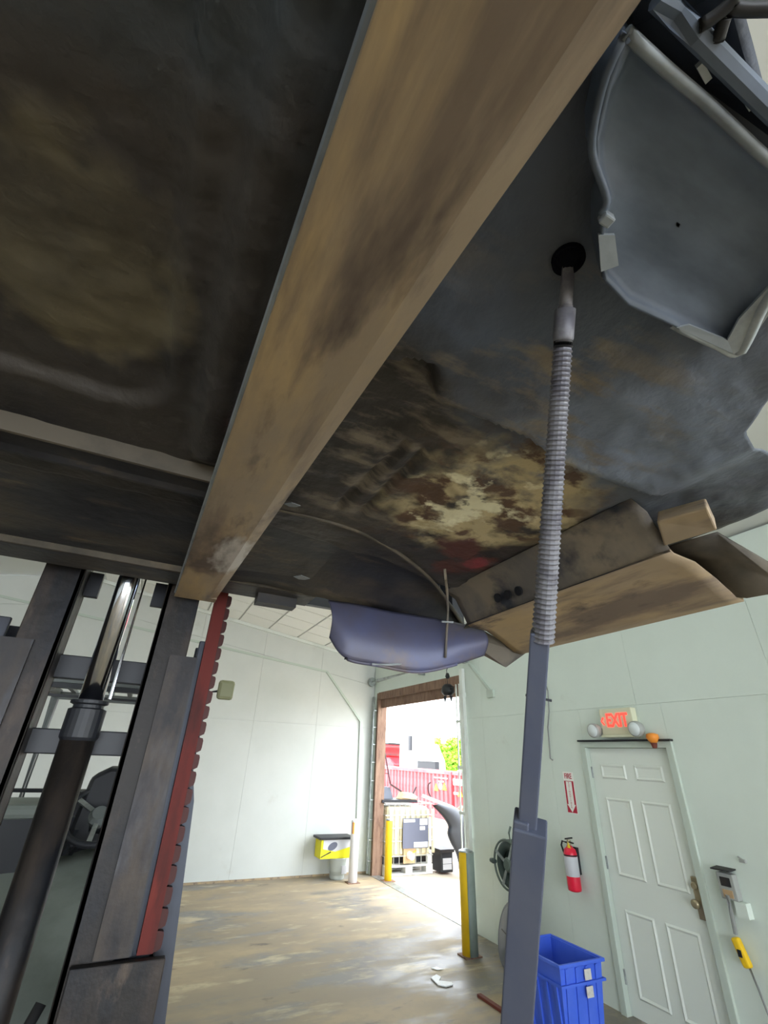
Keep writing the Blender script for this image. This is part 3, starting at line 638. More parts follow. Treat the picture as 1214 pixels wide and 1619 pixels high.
u_, v_, _d = basis(sa)
for k in range(3):
    a = k * 2.1 + .6; MB().obox(sw - sa * .01, sw + (u_ * math.cos(a) + v_ * math.sin(a)) * .145, .022, .01, sa).build('spoke', 'galv', so)
MB().lathe(sw + u_ * .14 + sa * .02, sa, [(.012, 0), (.02, .02), (.016, .045)], 12).build('knob', 'fldark', so)
MB().tube([sw - sa * .02, sw - sa * .3 + Vector((0, .1, -.1))], .035, 10).build('steering_column', 'fldark', so)
for k in range(3): MB().obox((MC - .03 + .03 * k, 3.1, 1.40), (MC - .0 + .03 * k, 3.02, 1.56 - .05 * k), .016, .016).build('lever', 'fldark', fk)
MB().box(MC - .25, MC + .25, 3.7, 4.1, 1.02, 1.16).build('seat_cushion', 'fldark', fk, bevel=.04); MB().box(MC - .24, MC + .24, 4.05, 4.18, 1.12, 1.6).build('seat_back', 'fldark', fk, bevel=.04)
q = MB().plate([(MC - .52, y_, z_) for y_, z_ in [(B0 + 1.95, .3), (B0 + 1.95, 1.12), (B0 + 2.5, 1.05), (B0 + 2.75, .85), (B0 + 2.72, .35)]], (1.04, 0, 0)).build('counterweight', 'flgrey', fk, bevel=.04)
for s in (-1, 1):
    for yy, r in ((B0 + .35, .34), (B0 + 2.1, .27)):
        ty = MB().lathe((MC + s * .47, yy, r), (1, 0, 0), [(r * .55, -.1), (r * .95, -.1), (r, -.07), (r, .07), (r * .95, .1), (r * .55, .1)], 28).build('tyre', 'rubber', fk)
        MB().lathe((MC + s * .47, yy, r), (1, 0, 0), [(.04, -.06), (r * .55, -.08), (r * .55, .08), (.04, .06)], 20).build('wheel_rim', 'flgrey', ty)
    # overhead guard pillars
    xx = MC + s * .43
    MB().tube([(xx, B0 + .75, 1.0), (xx + s * .02, B0 + .80, 1.6), (xx, B0 + .92, 2.0), (xx - s * .05, B0 + 1.03, 2.13), (xx - s * .10, B0 + 1.08, 2.18)], .032, 8).build('guard_pillar', 'flgrey', fk, True)
    MB().tube([(xx, B0 + 2.1, 1.02), (xx, B0 + 2.0, 2.18)], .03, 8).build('guard_pillar', 'flgrey', fk)
    MB().obox((xx, B0 + 1.05, 2.19), (xx, B0 + 2.05, 2.20), .05, .05).build('guard_side_rail', 'flgrey', fk)
MB().box(MC - .40, MC + .40, B0 + 1.03, B0 + 1.09, 2.185, 2.215).build('guard_front_bar', 'flgrey', fk)
MB().box(MC - .41, MC + .41, B0 + 1.02, B0 + 1.08, 2.155, 2.182).build('guard_front_lip', 'fldark', fk)
MB().box(MC - .40, MC + .40, B0 + 1.0, B0 + 1.02, 2.105, 2.118).build('guard_wire_bar', 'fldark', fk)
for k in range(6): MB().box(MC - .33 + k * .125, MC - .30 + k * .125, B0 + 1.06, B0 + 2.05, 2.205, 2.225).build('guard_slat', 'flgrey', fk)
MB().box(MC - .43, MC + .43, B0 + 1.98, B0 + 2.05, 2.16, 2.21).build('guard_rear_bar', 'flgrey', fk)
bc = MB().plate([(MC + a, B0 + 1.0, 2.215 + b) for a, b in [(-.02, 0), (.22, 0), (.13, .06), (.10, .075), (-.0, .075)]], (0, .1, 0)).build('lamp_housing', 'flgrey', fk)
MB().box(MC + .01, MC + .10, B0 + .995, B0 + 1.08, 2.29, 2.325).build('amber_lens', 'amber', bc, bevel=.008)
ml = MB().lathe((MC - .40, B0 + .86, 1.98), (-.2, -1, .35), [(.02, .1), (.07, .06), (.09, 0), (.085, -.03), (.0, -.035)], 20, False).build('work_lamp', 'fldark', fk, True)
lp = MB(); P_ = ux; c0 = uy(357, 1091, 3.45)
lp.box(c0.x - .055, c0.x + .055, c0.y - .02, c0.y + .02, c0.z - .062, c0.z + .062); l2 = lp.build('side_lamp', 'olive', fk, bevel=.02)
MB().tube([(c0.x, c0.y + .015, c0.z), (MC + .43, B0 + 1.2, 2.19)], .012, 8).build('lamp_arm', 'fldark', l2)

# ================================================================== TRUCK CAB ON THE FORKS
FZ = 2.455
cab = thing('truck_cab', (.1, .9, FZ), 'stripped truck cab with rusty underside raised on forklift forks', 'truck cab')
def interp(tab, t):
    for (a, b), (c, d) in zip(tab, tab[1:]):
        if t <= c: return b + (d - b) * max(0, (t - a)) / (c - a)
    return tab[-1][1]
FRONT = [(-1, -.06), (.15, -.05), (.306, -.005), (.385, .018), (.45, .03), (.6, .12), (.79, .213), (.858, .30), (.951, .329), (1.04, .342), (1.10, .355), (1.29, .37)]
def sstep(a, b, t): t = min(1, max(0, (t - a) / (b - a))); return t * t * (3 - 2 * t)
STEP = [uz(640, 545, FZ), uz(690, 548, FZ), uz(682, 600, FZ), uz(760, 640, FZ), uz(830, 672, FZ), uz(872, 705, FZ), uz(960, 740, FZ), uz(1100, 790, FZ)]
def pdist(p, poly):
    best = 9; sg = 1
    for a, b in zip(poly, poly[1:]):
        d = (b - a).xy; t_ = max(0, min(1, (p - a.xy).dot(d) / d.length_squared)); c_ = a.xy + d * t_; q = (p - c_).length
        if q < best: best = q; e = p - a.xy; sg = 1 if d.x * e.y - d.y * e.x > 0 else -1
    return best * sg
RIBS = [(uz(570, 812, FZ), uz(668, 712, FZ)), (uz(535, 800, FZ), uz(640, 700, FZ))]
def floor_h(x, y):
    z = FZ
    # pressed rounded panel on the left
    r = .10; qx = max(x - (-.10 - r), 0); qy = max(y - (.83 - r), 0); dd = (qx * qx + qy * qy) ** .5 - r
    if x < -.10 - r and y < .83 - r: dd = max(x + .10, y - .83)
    z += .020 * (1 - sstep(-.020, .008, dd))
    z -= .003 * math.exp(-((dd + .0) / .006) ** 2)
    # long pressed rib beside the fork
    if y < 1.0: z -= .032 * math.exp(-((x + .012) / .034) ** 4) * (1 - sstep(.90, .97, y))
    # front step: the floor drops towards the steering shaft
    if x > .1:
        s_ = pdist(Vector((x, y)), STEP)
        z -= .042 * (1 - sstep(-.008, .008, s_)) * (1 - sstep(.9, 1.05, x))
        for a, b in RIBS:
            d = (b - a).xy; t_ = max(0, min(1, (Vector((x, y)) - a.xy).dot(d) / d.length_squared)); q = (Vector((x, y)) - a.xy - d * t_).length
            z += .016 * math.exp(-(q / .011) ** 2)
        z += .012 * mnoise.noise(Vector((x * 5, y * 5, 3)))
    z += .006 * mnoise.noise(Vector((x * 9, y * 9, 0))) + .003 * mnoise.noise(Vector((x * 24, y * 24, 5)))
    return z
rows = []
NY, NX = 170, 190
REAR = [(-1.0, 1.20), (.14, 1.20), (.3, 1.24), (.55, 1.27), (.75, 1.33), (.9, 1.38), (1.2, 1.40)]
for i in range(NY + 1):
    row = []
    for j in range(NX + 1):
        x_ = -1.0 + j / NX * 2.29; ya_, ye = interp(FRONT, x_), interp(REAR, x_)
        y_ = ya_ + i / NY * (ye - ya_)
        row.append((x_, y_, floor_h(x_, y_)))
    rows.append(row)
fp = MB().grid(rows).build('floor_pan', 'floorpan', cab, True, solid=.004)
# shaft hole: a black cup under the floor, the hole's dark inside painted in
hc = uz(899, 413, FZ - .05)
MB().lathe((hc.x, hc.y, FZ - .052), (0, 0, 1), [(.0195, .012), (.0195, .002), (.018, 0), (.016, .003), (.014, .008), (.0, .008)], 24, False).build('shaft_hole', 'void', cab)
# crossmembers on the left, seen from below
def xbeam(name, x0, x1, prof, m):
    return MB().plate([(x0, a, b) for a, b in prof], (x1 - x0, 0, 0)).build(name, m, cab)
ya = uz(165, 712, FZ - .03).y
xbeam('cross_lip', -1.0, .16, [(ya - .004, FZ), (ya - .004, FZ - .043), (ya + .004, FZ - .043), (ya + .004, FZ - .03), (ya, FZ)], 'flange')
xbeam('cross_member', -1.0, .16, [(ya + .005, FZ), (ya + .02, FZ - .022), (ya + .075, FZ - .03), (ya + .09, FZ - .038), (ya + .10, FZ - .038), (ya + .11, FZ)], 'under')
xbeam('rear_floor', -1.0, .45, [(ya + .1, FZ + .01), (ya + .1, FZ + .03), (1.86, FZ + .03), (1.86, FZ - .0), (1.6, FZ - .004), (1.35, FZ + .012)], 'under')
yr = uz(165, 883, FZ - .02).y
xbeam('rear_sill', -1.0, .52, [(yr, FZ + .0), (yr, FZ - .018), (yr + .012, FZ - .022), (1.885, FZ - .022), (1.885, FZ + .03), (yr, FZ + .03)], 'under')
xbeam('rear_lip', -1.0, .52, [(yr - .012, FZ + .0), (yr - .012, FZ - .024), (yr, FZ - .024), (yr, FZ)], 'flange')
# rear wheel arch panel right of the fork
def curve(pts, n):
    pts = [Vector(p) for p in pts]; out = []
    for i in range(n + 1):
        t_ = i / n * (len(pts) - 1); k = min(int(t_), len(pts) - 2); f_ = t_ - k
        p0, p1, p2, p3 = pts[max(k - 1, 0)], pts[k], pts[k + 1], pts[min(k + 2, len(pts) - 1)]
        out.append(.5 * ((2 * p1) + (p2 - p0) * f_ + (2 * p0 - 5 * p1 + 4 * p2 - p3) * f_ ** 2 + (3 * p1 - p0 - 3 * p2 + p3) * f_ ** 3))
    return out
cA = curve([uz(380, 792, FZ + .0), uz(440, 803, FZ), uz(510, 820, FZ), uz(575, 842, FZ), uz(640, 880, FZ), uz(690, 925, FZ - .01), uz(730, 985, FZ - .05)], 40)
cB = curve([uz(330, 915, FZ - .02), uz(400, 920, FZ - .02), uz(470, 935, FZ - .03), uz(530, 950, FZ - .04), uz(610, 965, FZ - .06), uz(680, 985, FZ - .08), uz(735, 1010, FZ - .11)], 40)
rows = []
for k in range(13):
    v = k / 12; rows.append([a.lerp(b, v) + Vector((0, 0, .05 * math.sin(math.pi * v) + .004 * mnoise.noise(Vector((i * .3, v * 4, 0))))) for i, (a, b) in enumerate(zip(cA, cB))])
MB().grid(rows).build('wheel_arch', 'under', cab, True, solid=.006)
MB().tube([p + Vector((0, 0, -.004)) for p in cA], .007, 6).build('arch_seam', 'flange', cab, True)
xbeam('rear_tab', .30, .46, [(1.80, FZ - .06), (1.80, FZ - .01), (1.86, FZ - .01), (1.86, FZ - .06)], 'under')
# hanging rear corner fairing
top = curve([uy(519, 950, 1.66), uy(560, 955, 1.645), uy(610, 965, 1.63), uy(670, 975, 1.59), uy(720, 985, 1.53), uy(760, 992, 1.49)], 40)
bot = curve([uy(521, 1008, 1.64), uy(545, 1040, 1.60), uy(597, 1052, 1.58), uy(660, 1062, 1.55), uy(715, 1052, 1.51), uy(765, 1036, 1.49)], 40)
rows = []
for k in range(15):
    v = k / 14; rows.append([a.lerp(b, v) + Vector((0, -.035 * math.sin(math.pi * v), 0)) for a, b in zip(top, bot)])
MB().grid(rows).build('corner_fairing', 'bluep', cab, True, solid=.006)
MB().tube(bot[8:34], .007, 6).build('fairing_hem', 'bluep', cab, True)
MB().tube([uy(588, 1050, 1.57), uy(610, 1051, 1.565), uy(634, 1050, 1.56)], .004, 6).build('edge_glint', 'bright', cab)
# seam strip (dried sealant) running down the corner
MB().tube([uz(703, 900, FZ - .01), uz(706, 930, FZ - .06), uy(708, 965, 1.50), uy(706, 1000, 1.485), uy(704, 1040, 1.495)], .005, 6).build('sealant_strip', 'sillin', cab, True)
MB().obox(uy(698, 983, 1.48), uy(716, 984, 1.48), .008, .006).build('sealant_clip', 'bright', cab)
# sill: underside, inner face, end flap
SX0, SX1 = 1.05, 1.30
zi = H + .5 * SX0 / 1.13; zo = H + .5 * SX1 / 1.71
yn, yf = -.02, ux(822, 1033, SX1).y
rows = []
for k in range(25):
    v = k / 24; y_ = .60 + v * (yf - .60)
    rows.append([(SX0, y_, zi), (SX0 + .012, y_, zi - .008), (SX0 + .09, y_, zi - .012 + .004 * math.sin(y_ * 20)), (SX0 + .16, y_, zi - .045), (SX1 - .06, y_, zo + .022), (SX1 - .03, y_, zo + .006), (SX1, y_, zo), (SX1 + .004, y_, zo + .02), (SX1 + .02, y_, zo + .16)])
MB().grid(rows).build('rocker_sill', 'rust', cab, True, solid=.005)
MB().grid([[(SX0 - .10, .60 + v * (yf - .60), FZ - .005), (SX0 - .05, .60 + v * (yf - .60), FZ - .03), (SX0 - .015, .60 + v * (yf - .60), zi + .03), (SX0 + .001, .60 + v * (yf - .60), zi)] for v in [k / 24 for k in range(25)]]).build('sill_inner_face', 'sillin', cab, True, solid=.004)
MB().tube([(SX0 + .002, .60, zi - .001), (SX0 + .002, yf, zi - .001)], .004, 6).build('sill_seam', 'under', cab)
MB().plate([ux(742, 984, SX0 + .06), ux(822, 1030, SX1), ux(832, 1032, SX1 + .02), ux(800, 1055, SX1 - .05), ux(765, 1036, SX1 - .12), ux(725, 1003, SX0)], (0, .012, .004)).build('sill_end_flap', 'flange', cab)
for px_, py_ in ((789, 945), (805, 940), (822, 934)):
    c_ = ux(px_, py_, SX0 - .03); MB().lathe(c_, (-1, 0, -.35), [(.016, .004), (.016, .010), (.011, .011), (.0, .011)], 14, False).build('drain_hole', 'black', cab)  # black discs, the dark inside of the holes painted on
# front end of the sill: block bracket and flared end
p_ = [ux(1038, 824, .99), ux(1118, 803, .99), ux(1134, 838, 1.04), ux(1050, 864, 1.04)]
MB().plate(p_, (.05, .02, .05)).build('sill_bracket', 'rust', cab, bevel=.004)
fl = [[ux(1050, 866, 1.06), ux(1134, 842, 1.08), ux(1214, 888, 1.25), ux(1300, 920, 1.42)], [ux(1090, 885, 1.16), ux(1150, 885, 1.2), ux(1225, 915, 1.29), ux(1310, 935, 1.42)], [ux(1130, 940, 1.26), ux(1180, 945, 1.28), ux(1240, 935, 1.32), ux(1320, 925, 1.42)]]
MB().grid(fl).build('sill_flare', 'flange', cab, True, solid=.005)
# driver's toe box: pressed pan, light on its rim painted as pale edges, lower than the floor
TZ = FZ - .085
tp = [uz(988, 48, TZ), uz(955, 120, TZ), uz(936, 205, TZ), uz(938, 250, TZ), uz(958, 310, TZ), uz(948, 335, TZ), uz(944, 395, TZ), uz(952, 440, TZ), uz(990, 480, TZ), uz(1060, 512, TZ), uz(1130, 545, TZ), uz(1160, 558, TZ), uz(1178, 535, TZ), uz(1214, 462, TZ), uz(1290, 380, TZ), uz(1310, 335, TZ), uz(1214, 252, TZ), uz(1120, 165, TZ), uz(1050, 105, TZ)]
cen = sum(tp, Vector()) / len(tp)
rings = []
for f_, dz in ((1.0, .08), (1.0, 0), (.985, -.006), (.95, -.006), (.92, .002), (.85, .009), (.4, .012), (.02, .012)):
    rings.append([cen + (p - cen) * f_ + Vector((0, 0, dz)) for p in tp])
q = MB(); n = len(tp); q.add([p for r in rings for p in r], [(i * n + j, i * n + (j + 1) % n, (i + 1) * n + (j + 1) % n, (i + 1) * n + j) for i in range(len(rings) - 1) for j in range(n)])
q.build('toe_box', 'bluegr', cab, True)
def rim(name, pts, r, m): return MB().tube([p + Vector((0, 0, -.004)) for p in pts], r, 8).build(name, m, cab, True)
rim('toe_box_edge', curve([tp[0], tp[18], tp[17], tp[16], tp[15]], 16), .005, 'edge')
rim('toe_box_edge', curve(tp[9:15], 20), [.003] + [.004] * 9 + [.0075] * 9 + [.005, .003], 'bright')
rim('toe_box_edge', curve(tp[0:6], 16), .004, 'bluegr')
MB().plate([uz(1070, 518, TZ - .007), uz(1160, 560, TZ - .009), uz(1150, 538, TZ - .006), uz(1090, 514, TZ - .006)], (0, 0, .003)).build('toe_box_flange', 'edge', cab)
MB().plate([uz(1160, 560, TZ - .009), uz(1182, 546, TZ - .009), uz(1245, 455, TZ - .009), uz(1228, 440, TZ - .006), uz(1168, 505, TZ - .006), uz(1150, 538, TZ - .006)], (0, 0, .003)).build('toe_box_flange', 'bright', cab)  # pale plate stands in for light falling on the flange face
c_ = uz(958, 350, TZ - .012); MB().box(c_.x - .006, c_.x + .008, c_.y - .006, c_.y + .005, c_.z - .001, c_.z + .01).build('clip', 'edge', cab, bevel=.002)
MB().plate([uz(946, 372, TZ - .008), uz(972, 372, TZ - .005), uz(978, 420, TZ - .005), uz(950, 430, TZ - .008)], (0, 0, .004)).build('patch', 'edge', cab)
# front lower structure: cross tube, wiring and brackets past the toe box
G = FZ - .078
MB().plate([uz(1010, 0, G), uz(1150, -10, G), uz(1172, 75, G), uz(1190, 135, G), uz(1250, 190, G), uz(1330, 300, G + .02), uz(1214, 235, G + .02), uz(1100, 130, G + .02), uz(1000, 40, G + .02)], (0, 0, .06)).build('front_cross_rail', 'bluegr', cab).data.materials[0] = M['cabpaint']
MB().tube([uz(1040, -5, G - .01), uz(1100, 55, G - .01), uz(1180, 135, G - .01), uz(1260, 215, G - .01)], .008, 8).build('front_tube', 'bluegr', cab)
for k, pts in enumerate([[(1105, 42), (1125, 30), (1150, 10), (1165, -5)], [(1150, 10), (1175, 14), (1214, 14), (1260, 12)], [(1135, 65), (1142, 40), (1146, 28)]]):
    MB().tube(curve([uz(a, b, G - .015) for a, b in pts], 10), .005, 6).build('wiring', 'black', cab, True)
for a, b in ((1115, 110), (1185, 155)):
    c_ = uz(a, b, G - .006); MB().obox(c_ - Vector((.008, 0, 0)), c_ + Vector((.008, .003, 0)), .005, .006).build('clip', 'bright', cab)
for a, b in ((668, 548), (463, 799), (478, 914)):
    z_ = FZ - .034 if a > 600 else FZ - .022
    MB().plate([uz(a - 14, b - 2, z_), uz(a - 2, b - 4, z_), uz(a + 12, b + 1, z_), uz(a + 4, b + 3, z_), uz(a - 6, b + 2, z_)], (0, 0, .002)).build('bare_scuff', 'edge', cab)
# steering shaft hanging out of the floor
def on(px_, py_, yy): return uy(px_, py_, yy)
A = Vector((hc.x + .005, hc.y, FZ - .03)); Bt = uy(814, 1660, .82)
def prow(p):
    q = ROT.transposed() @ (p - EYE); return CY + F * q.y / q.z
def sh(py_, dx=0):  # the point of the straight shaft axis that lies at a given row of the sight grid
    lo, hi = 0.0, 1.0
    for _ in range(40):
        m_ = (lo + hi) / 2
        if prow(A.lerp(Bt, m_)) < py_: lo = m_
        else: hi = m_
    return A.lerp(Bt, lo) + RGT_W * dx
SD = (Bt - A).normalized(); TOCAM = (EYE - A.lerp(Bt, .7)).normalized(); RGT_W = SD.cross(TOCAM).normalized()
if RGT_W.x < 0: RGT_W = -RGT_W
FR = RGT_W.cross(SD)
ss = MB().tube([A, sh(440), sh(470), sh(500)], [.008, .008, .008, .009], 12).build('steering_shaft', 'boot', cab, True)
ss['label'] = 'long steering shaft hanging out of the cab floor'
MB().tube([sh(484), sh(490), sh(536), sh(542)], [.009, .0125, .0125, .011], 16).build('collar', 'boot', ss, True)
MB().tube([sh(540), sh(549)], .0118, 16).build('ring', 'black', ss)
path = []; rr = []
for k in range(181):
    v = k / 180; path.append(sh(549 + v * (1012 - 549))); rr.append(.0112 + .0035 * v + (.0012 if k % 3 == 0 else -.0006))
MB().tube(path, rr, 14).build('ribbed_sheath', 'boot', ss)
def bar(y0, y1, w, d, nm, dx=0): return MB().obox(sh(y0, dx), sh(y1, dx), w, d, FR).build(nm, 'shaft', ss, bevel=.0025)
bar(1000, 1330, .026, .02, 'inner_bar', -.004)
bar(1303, 1655, .047, .036, 'outer_sleeve'); bar(1293, 1310, .022, .03, 'sleeve_ear', -.0125)
MB().obox(sh(1103, -.018), sh(1104, .017), .003, .003).build('cross_pin', 'dark', ss)
# cab body above the floor: rear wall, roof, left side, pillars, firewall
q = MB().box(-1.0, 1.2, 1.855, 1.885, FZ - .02, 2.98).box(-1.0, -.75, 1.855, 1.885, 2.98, 3.55).box(.95, 1.2, 1.855, 1.885, 2.98, 3.55).box(-1.0, 1.2, 1.855, 1.885, 3.55, 3.78)
q.build('rear_wall', 'cabpaint', cab)
MB().plate([(-.75, 1.865, 2.98), (.95, 1.865, 2.98), (.95, 1.865, 3.55), (-.75, 1.865, 3.55)], (0, .008, 0)).build('rear_window', 'glass', cab)
MB().plate([(-1.0, .62, 3.74), (1.2, .62, 3.74), (1.24, 1.89, 3.78), (-1.04, 1.89, 3.78)], (0, 0, .04)).build('roof', 'cabpaint', cab)
MB().box(-1.04, -1.0, .0, 1.88, FZ - .1, 3.0).build('left_door', 'cabpaint', cab)
MB().obox((-1.0, .05, 3.0), (-1.0, .62, 3.76), .06, .07).build('pillar', 'cabpaint', cab); MB().obox((-1.0, 1.84, 3.0), (-1.0, 1.84, 3.76), .06, .07).build('pillar', 'cabpaint', cab)
MB().obox((1.22, 1.78, FZ - .05), (1.22, 1.83, 3.76), .06, .10).build('pillar', 'cabpaint', cab)
MB().box(-1.0, .26, -.07, -.04, FZ - .01, 3.0).build('firewall', 'cabpaint', cab)

# ================================================================== YARD OUTSIDE
struct(MB().box(XW + .16, 60, -30, 70, -.2, -.005).build('ground_yard', 'outconc'), 'pale concrete yard outside the doorway')
# liquid tote
t = thing('liquid_tote', (5.0, 9.5, 0), 'cream caged liquid tote on a pallet just outside the doorway', 'tote')
tx0, tx1, ty0, ty1 = 4.50, 5.50, 8.98, 10.0
ztop = uy(660, 1271, 8.95).z
for zz in (0, .12):
    for k in range(3): MB().box(tx0, tx1, ty0 + k * .40, ty0 + k * .40 + .2, zz, zz + .025).build('pallet_board', 'pal', t)
for xx in (tx0, tx0 + .43, tx1 - .14):
    for yy in (ty0, ty0 + .4, ty1 - .2): MB().box(xx, xx + .14, yy, yy + .18, .025, .12).build('pallet_block', 'pal', t)
MB().box(tx0 + .04, tx1 - .04, ty0 + .05, ty1 - .04, .25, ztop - .05).build('tank', 'tot', t, bevel=.06)
for k in range(9):
    xx = tx0 + .05 + k * .115; MB().tube([(xx + .02, ty0 + .015, .16), (xx + .02, ty0 + .015, ztop)], .009, 6).build('cage_bar', 'cage', t)
for k in range(9): MB().box(tx0 + .09 + k * .115, tx0 + .15 + k * .115, ty0 + .025, ty0 + .05, .30, ztop - .09).build('tank_flute', 'tot', t, bevel=.012)
for zz in (.28, .50, .70, .90, ztop):
    r_ = .011; MB().tube([(tx0, ty0, zz), (tx1, ty0, zz), (tx1, ty1, zz), (tx0, ty1, zz), (tx0, ty0, zz)], r_, 6).build('cage_hoop', 'cage', t)
for xx in (tx0 + .06, tx1 - .06):
    for yy in (ty0 + .05, ty1 - .05): MB().box(xx - .04, xx + .04, yy - .03, yy + .03, .14, .26).build('corner_foot', 'pal', t)
MB().box(tx0, tx1, ty0 + .2, ty1 - .1, .145, .25).build('drip_tray', 'dark', t)
l0, l1 = uy(637, 1294, 8.96), uy(677, 1340, 8.96)
lb = MB().box(l0.x, l1.x, 8.95, 8.962, l1.z, l0.z).build('info_plate', 'totl', t)
for a, b, c_, d in ((.02, .46, .87, .97), (.66, .95, .77, .98), (.66, .86, .60, .72), (.42, .96, .03, .20)):
    MB().box(l0.x + (l1.x - l0.x) * a, l0.x + (l1.x - l0.x) * b, 8.945, 8.95, l1.z + (l0.z - l1.z) * c_, l1.z + (l0.z - l1.z) * d).build('white_sticker', 'signw', lb)
vc = uy(650, 1366, 8.9)
MB().lathe((vc.x, 8.97, .29), (0, -1, 0), [(.06, -.05), (.06, .03), (.045, .05), (.045, .09), (.06, .10), (.03, .11)], 18).build('drain_valve', 'signw', t)
MB().obox((vc.x, 8.88, .33), (vc.x + .08, 8.88, .37), .03, .02).build('valve_handle', 'orange', t); MB().box(vc.x - .12, vc.x + .12, 8.975, 8.99, .17, .42).build('valve_recess', 'tan', t)
# parts on top of the tote
t = thing('scrap_bumper', (4.85, 9.3, ztop + .01), 'dark scrap bumper frame lying on top of the tote', 'scrap part')
zt = ztop + .012
MB().plate([(4.45, 9.05, zt), (5.2, 9.02, zt), (5.3, 9.5, zt), (4.5, 9.6, zt)], (0, 0, .045)).build('tray', 'dark', t)
MB().plate([(4.52, 9.3, zt + .045), (4.80, 9.28, zt + .045), (4.74, 9.3, zt + .24), (4.52, 9.3, zt + .25)], (0, .06, 0)).build('box_end', 'lid', t)
MB().tube(curve([uy(603, 1182, 9.3), uy(607, 1184, 9.3), uy(611, 1205, 9.3), uy(617, 1240, 9.3)], 12), .014, 8).build('bent_tube', 'dark', t, True)
MB().tube([uy(597, 1222, 9.3), uy(614, 1223, 9.3)], .012, 8).build('cross_tube', 'dark', t)
MB().obox(uy(617, 1240, 9.25), uy(634, 1251, 9.25), .03, .03).obox(uy(634, 1251, 9.25), uy(651, 1257, 9.25), .02, .02).obox(uy(651, 1258, 9.25), uy(658, 1244, 9.25), .025, .025).build('arm', 'dark', t)
t = thing('cardboard_scrap', (5.1, 9.2, zt + .05), 'crumpled tan packaging on the tote beside the dark bumper', 'packaging')
MB().plate([(4.85, 9.10, zt + .047), (5.22, 9.08, zt + .047), (5.27, 9.12, zt + .09), (5.15, 9.12, zt + .15), (4.95, 9.12, zt + .17)], (0, .2, 0)).build('wad', 'tan', t, bevel=.02)
MB().plate([(4.9, 9.08, zt + .08), (5.1, 9.08, zt + .06), (5.0, 9.08, zt + .12)], (0, .02, 0)).build('torn_flap', 'tot', t)
# leaning black fender with a plank and scrap on top
t = thing('leaning_fender', (5.9, 8.5, 0), 'large dark curved fender leaning beside the tote', 'fender')
YD = 8.35
ed = curve([uy(684, 1273, YD), uy(700, 1290, YD), uy(709, 1305, YD), uy(708, 1318, YD), (uy(713, 1332, YD)), uy(722, 1350, YD), uy(730, 1384, YD)], 24)
e2 = curve([uy(690, 1268, YD + .1), uy(722, 1278, YD + .1), uy(742, 1300, YD + .1), uy(752, 1312, YD + .1), uy(756, 1330, YD + .1), uy(758, 1350, YD + .1), uy(758, 1386, YD + .1)], 24)
rows = [[a.lerp(b, v) + Vector((0, -.10 * math.sin(math.pi * v), 0)) for a, b in zip(ed, e2)] for v in [k / 8 for k in range(9)]]
MB().grid(rows).build('skin', 'lid', t, True, solid=.01).data.materials[0] = M['fldark']
MB().tube(ed, .012, 6).build('edge_lip', 'dark', t, True)
t = thing('scrap_pile_bench', (6.3, 8.9, 0), 'tan board shelf loaded with dark scrap behind the fender', 'shelf')
zb = uy(725, 1288, 8.9).z
MB().box(5.9, 6.9, 8.6, 9.2, zb - .05, zb).build('board', 'tan', t)
for xx in (6.2, 6.8):
    for yy in (8.65, 9.1): MB().box(xx, xx + .06, yy, yy + .06, 0, zb - .05).build('leg', 'dark', t)
tag(MB().plate([(5.95, 8.7, zb), (6.22, 8.7, zb), (6.2, 8.7, zb + .10), (6.12, 8.7, zb + .16), (6.02, 8.7, zb + .12)], (0, .2, 0)).build('scrap_lump', 'wood', bevel=.02), 'brown lumpy scrap piece on the tan board', 'scrap part')
t = MB().plate([(6.3, 8.7, zb), (6.75, 8.7, zb), (6.75, 8.7, zb + .22), (6.6, 8.7, zb + .2), (6.45, 8.7, zb + .09)], (0, .3, 0)).build('engine_scrap', 'fldark', bevel=.02); tag(t, 'black engine scrap on the tan board', 'scrap part')
tag(MB().obox(uy(668, 1258, 8.5), uy(716, 1277, 8.5), .04, .05).build('white_strip', 'signw'), 'white straight strip slanting down over the dark fender', 'strip')
tag(MB().tube(curve([uy(681, 1237, 8.55), uy(677, 1241, 8.55), uy(678, 1254, 8.55), uy(685, 1264, 8.55), uy(702, 1270, 8.55)], 16), .014, 8).build('bent_rod', 'dark', smooth=True), 'thin black hooked rod sticking up by the red container', 'rod')
t = thing('battery_box', (5.75, 8.9, 0), 'black and silver machine box on the ground beside the tote', 'machine')
p0, p1 = uy(687, 1382, 8.85), uy(717, 1382, 8.85); bx0, bx1 = max(p0.x, 5.60), p1.x; zt2 = uy(700, 1343, 8.85).z
MB().box(bx0, bx1, 8.85, 9.2, 0.02, zt2 - .03).build('case', 'fldark', t, bevel=.02); MB().box(bx0 - .02, bx1 + .02, 8.83, 9.22, zt2 - .05, zt2).build('lid', 'dark', t)
for a in (.18, .42): MB().box(bx0 + .04, bx1 - .04, 8.84, 8.85, zt2 * a, zt2 * (a + .22)).build('silver_panel', 'silver', t)
